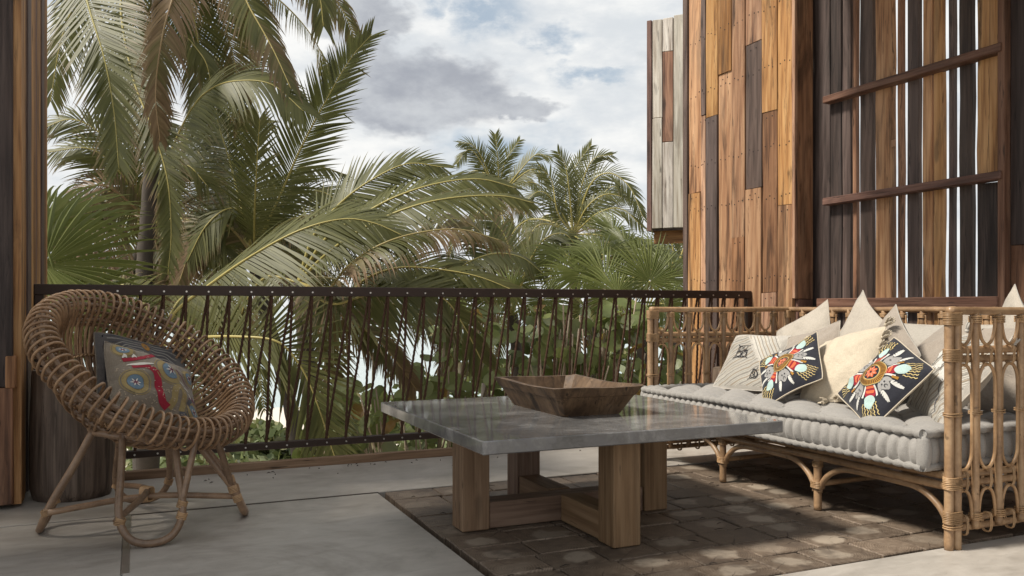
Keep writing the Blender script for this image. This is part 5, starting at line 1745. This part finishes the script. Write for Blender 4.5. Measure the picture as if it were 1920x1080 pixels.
# ------------------------------------------------------------------ rattan bowl chair
CC = Vector((0.041, 4.116, 0.68)); RR = 0.452; TILT = R(37.6); AZ = R(-42.6)
ch = empty('rattan_chair', (0.04, 4.04, 0), 'round rattan bowl chair with a thick coiled rim, tilted toward the table', 'chair')
cn = Vector((math.sin(TILT) * math.cos(AZ), math.sin(TILT) * math.sin(AZ), math.cos(TILT)))
e1 = Vector((math.cos(AZ), math.sin(AZ), 0)); e1 = (e1 - cn * e1.dot(cn)).normalized(); e2 = cn.cross(e1)
BM = Matrix((e1, e2, cn)).transposed().to_4x4(); BM.translation = CC - Vector(ch.location)
NC = 76
prof = [(0.015, -0.285), (0.10, -0.278), (0.20, -0.250), (0.29, -0.195), (0.345, -0.135), (0.378, -0.075), (0.392, -0.02), (0.402, 0.025), (0.425, 0.062), (0.458, 0.074), (0.492, 0.062),
        (0.515, 0.028), (0.518, -0.012), (0.500, -0.048), (0.468, -0.062), (0.436, -0.050), (0.420, -0.022), (0.418, 0.0)]
var = []
for q in range(4):
    pts = [(r_ * RR / 0.455 + random.uniform(-.002, .002), random.uniform(-.0025, .0025), h + random.uniform(-.002, .002)) for (r_, h) in prof]
    g = MB(); sp_ = spline(pts, 4)
    g.tube(sp_, 0.0062, 7)
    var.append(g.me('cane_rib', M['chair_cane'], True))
for k in range(NC):
    o = bpy.data.objects.new('cane_rib', var[k % 4]); COL.objects.link(o); o.parent = ch
    o.matrix_local = BM @ Matrix.Rotation(2 * math.pi * k / NC + random.uniform(-.006, .006), 4, 'Z')
# second layer of canes that come back down outside of the shell
op = [(0.10, -0.292), (0.21, -0.266), (0.305, -0.212), (0.362, -0.150), (0.398, -0.092), (0.425, -0.050), (0.45, -0.030)]
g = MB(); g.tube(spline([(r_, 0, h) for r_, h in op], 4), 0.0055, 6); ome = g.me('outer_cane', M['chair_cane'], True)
for k in range(NC // 2):
    o = bpy.data.objects.new('outer_cane', ome); COL.objects.link(o); o.parent = ch
    o.matrix_local = BM @ Matrix.Rotation(2 * math.pi * (k + .25) / (NC // 2), 4, 'Z')
def hoop(r_, h, rad, name, mat_='chair_pole', wob=.0):
    g = MB()
    pts = [BM @ Vector((math.cos(2 * math.pi * k / 72) * r_, math.sin(2 * math.pi * k / 72) * r_, h)) for k in range(72)]
    g.tube(pts, rad, 8, closed=True); g.build(name, M[mat_], ch, True)
for (r_, h, rad) in ((0.470, 0.030, .0085), (0.450, 0.008, .0075), (0.486, -0.012, .008), (0.462, -0.034, .0075), (0.405, -0.045, .009), (0.412, -0.075, .009), (0.318, -0.180, .007), (0.225, -0.255, .008), (0.12, -0.29, .009)):
    hoop(r_, h, rad, 'hoop')
for (r_, h) in ((0.30, -0.178), (0.155, -0.258)):
    g = MB(); n = NC * 4
    pts = []
    for k in range(n):
        a = 2 * math.pi * k / n; d = .005 * math.sin(a * NC / 1.0)
        pts.append(BM @ Vector((math.cos(a) * r_, math.sin(a) * r_, h + .009 + d)))
    g.tube(pts, .0032, 5, closed=True); g.build('weaving_cord', M['binding'], ch, True)

# legs: hairpin loops on the four sides, tops tied under the bowl
def pt(ang, rad, tan, z):
    c, s_ = math.cos(ang), math.sin(ang)
    return Vector((c * rad - s_ * tan, s_ * rad + c * tan, z))
B_leg = binding_me(0.036, 0.036, 0.03, None, .003)
def under(x, y):
    """height of the bowl's underside above (x, y), chair space"""
    lo = 0.2
    for i in range(80):
        z = 0.2 + i * 0.008
        q = BM.inverted() @ Vector((x, y, z))
        rr = math.hypot(q.x, q.y)
        if rr < 0.46 and q.z > float(np.interp(rr, [0, .1, .21, .305, .362, .398, .43, .46], [-.296, -.294, -.270, -.218, -.158, -.10, -.07, -.06])): return z
    return 0.62
for k in range(4):
    ang = R(90 * k + (2 if k % 2 else -3))
    top = []
    lp = []
    for sg in (-1, 1):
        q = pt(ang, 0.20, sg * 0.10, 0); zt = min(under(q.x, q.y) + .005, 0.55)
        top.append(Vector((q.x, q.y, zt)))
    zz = .3
    A0, A1 = top
    pts = [A0, A0.lerp(pt(ang, .32, -.112, .20), .6), pt(ang, .345, -.118, .165), pt(ang, .378, -.112, .095), pt(ang, .400, -.080, .040), pt(ang, .412, -.03, .0175), pt(ang, .412, .03, .0175),
           pt(ang, .400, .080, .040), pt(ang, .378, .112, .095), pt(ang, .345, .118, .165), A1.lerp(pt(ang, .32, .112, .20), .6), A1]
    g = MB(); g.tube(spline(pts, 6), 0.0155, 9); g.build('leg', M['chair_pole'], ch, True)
    # brace that leaves the loop and props the rim
    for sg in ((1,) if k % 2 else (-1, 1)):
        e = pt(ang, 0.27, sg * 0.19, 0); z_ = under(e.x, e.y)
        if z_ > 0.60: e = pt(ang, 0.20, sg * 0.15, 0); z_ = under(e.x, e.y)
        if z_ > 0.50: continue
        z_ = min(z_ + .004, 0.46)
        a = pt(ang, .350, sg * .117, .155)
        g = MB(); g.tube(spline([a, a.lerp(Vector((e.x, e.y, z_)), .5) + Vector((0, 0, .004)), Vector((e.x, e.y, z_))], 6), 0.0135, 8); g.build('brace', M['chair_pole'], ch, True)
        o = link('binding', B_leg, ch, pt(ang, .354, sg * .117, .147)); o.rotation_euler = (R(-18) * math.sin(ang) * -1, R(-18) * math.cos(ang), ang)
    for sg in (-1, 1):
        o = link('binding', B_leg, ch, pt(ang, .374, sg * .114, .105)); o.rotation_euler = (R(18) * math.sin(ang), R(-18) * math.cos(ang), ang)
    g = MB(); g.tube([pt(ang, .414, 0, .004), pt(ang, .414, 0, -.0005 + .0005)], .008, 8)
    g.build('foot_pad', M['charred'], ch)
for k in range(2):
    ang = R(90 * k)
    g = MB(); a, b = pt(ang, .374, -.114 + .228 * k, .108), pt(ang + math.pi, .374, .114 - .228 * k, .108)
    md = Vector((0, 0, .118 + .026 * k))
    g.tube(spline([a, md, b], 12), .0135, 9); g.build('stretcher', M['chair_pole'], ch, True)
o = link('binding', binding_me(.04, .062, .05), ch, (0, 0, .13)); o.rotation_euler = (R(90), 0, R(45))
# ring under the bowl that takes the legs
q = [pt(R(15 * k), .225, 0, 0) for k in range(24)]
g = MB(); g.tube([Vector((p.x, p.y, min(under(p.x, p.y), .55))) for p in q], .0145, 8, closed=True); g.build('seat_ring', M['chair_pole'], ch, True)

# chair cushions
c1 = Cushion('taupe cushion with crimson ribbon and blue disc embroidery, in front on the rattan chair', (0.07, 4.175, .575), (.805, .483, -.345), (-.098, .681, .725), .48, .41, .15, 'taupe_chair', None, 'taupe_chair', group='cushions on the rattan chair', seed=31)
c2 = Cushion('grey brown cushion with stitched wings, leaning behind the other on the rattan chair', (0.03, 4.345, .63), (.885, .417, -.208), (-.084, .582, .809), .47, .40, .12, 'grey_chair', 'taupe_chair', 'taupe_chair', group='cushions on the rattan chair', seed=32)
dc = [(-.70, .74, .19), (-.58, -.22, .26), (.12, .26, .29), (.74, -.52, .24), (.80, .52, .2)]
c1.patch('embroidered_ring', 't_gold', [disc(u, v, r, 26, .66, r * 1.15) for u, v, r in dc] + [disc(u, v, r * 1.16, 26, .95, r * 1.32) for u, v, r in dc])
c1.patch('embroidered_disc', 't_steel', [disc(u, v, r * .62, 22, 0, r * .72) for u, v, r in dc], .003)
c1.patch('embroidered_star', 't_bone', [leafs(u, v, R(60 * k + 10), r * .42, .016, 4) for u, v, r in dc for k in range(6)], .004)
c1.patch('embroidered_star', 't_plum', [leafs(u, v, R(60 * k + 40), r * .3, .014, 4) for u, v, r in dc for k in range(6)], .0045)
def curve(pts, n=8): return [tuple(p[:2]) for p in spline([(a, b, 0) for a, b in pts], n)]
c1.patch('embroidered_ribbon', 't_crimson', [stroke(curve([(-.62, .20), (-.38, .24), (-.2, .08), (-.14, -.25), (-.06, -.55), (.08, -.66)]), .05, .085), stroke(curve([(-.75, .40), (-.45, .50), (-.2, .66), (0, .85)]), .05)])
c1.patch('embroidered_ribbon', 't_gold', [stroke(curve([(.1, -.66), (.19, -.45), (.2, -.2), (.33, -.1), (.42, -.3), (.38, -.66)]), .075, .06)])
c1.patch('embroidered_ribbon', 't_slate', [stroke(curve([(.38, -.66), (.47, -.78), (.56, -.6), (.58, -.35), (.72, -.2)]), .06, .05)])
c1.patch('embroidered_ribbon', 't_plum', [stroke(curve([(.58, -.3), (.72, -.18), (.86, -.22)]), .05), stroke(curve([(.4, .55), (.55, .3), (.7, .15)]), .02)])
rn = random.Random(5)
dots = []
while len(dots) < 170:
    u, v = rn.uniform(-.9, .9), rn.uniform(-.9, .9)
    if all((u - a) ** 2 + (v - b) ** 2 > (r * 1.25) ** 2 for a, b, r in dc): dots.append(leafs(u, v, rn.uniform(0, 6.28), rn.uniform(.03, .055), .011, 3))
c1.patch('embroidered_dashes', 't_sand', dots)
c1.patch('embroidered_leaf', 't_bone', [leafs(-.75 + .09 * k, .46 + .02 * k, R(60 + 60 * (k % 2)), .12, .024, 4) for k in range(4)] + [leafs(.35 + .1 * k, .12 - .13 * k, R(-20), .16, .03, 4) for k in range(3)] + [leafs(-.7, .25 , R(12), .5, .04)], .003)
st = []
for sg in (-1, 1):
    for k in range(11):
        st.append(stroke(curve([(sg * .10, .86 - .06 * k), (sg * (.35 + .02 * k), .80 - .05 * k), (sg * (.82 - .03 * k), .86 - .10 * k)], 5), .016, .011))
c2.patch('stitched_wings', 't_slate', [s for i, s in enumerate(st) if i % 2 == 0]); c2.patch('stitched_wings', 't_stone', [s for i, s in enumerate(st) if i % 2])
c2.patch('embroidered_ring', 't_ochre', [disc(0, .68, .085, 18, .3, .16)], .003)
c2.patch('embroidered_border', 't_black', [stroke([(-.86, -.86), (-.86, 0), (-.86, .86)], .012), stroke([(.86, -.86), (.86, 0), (.86, .86)], .012), stroke([(-.86 + .172 * k, .87) for k in range(11)], .012)])
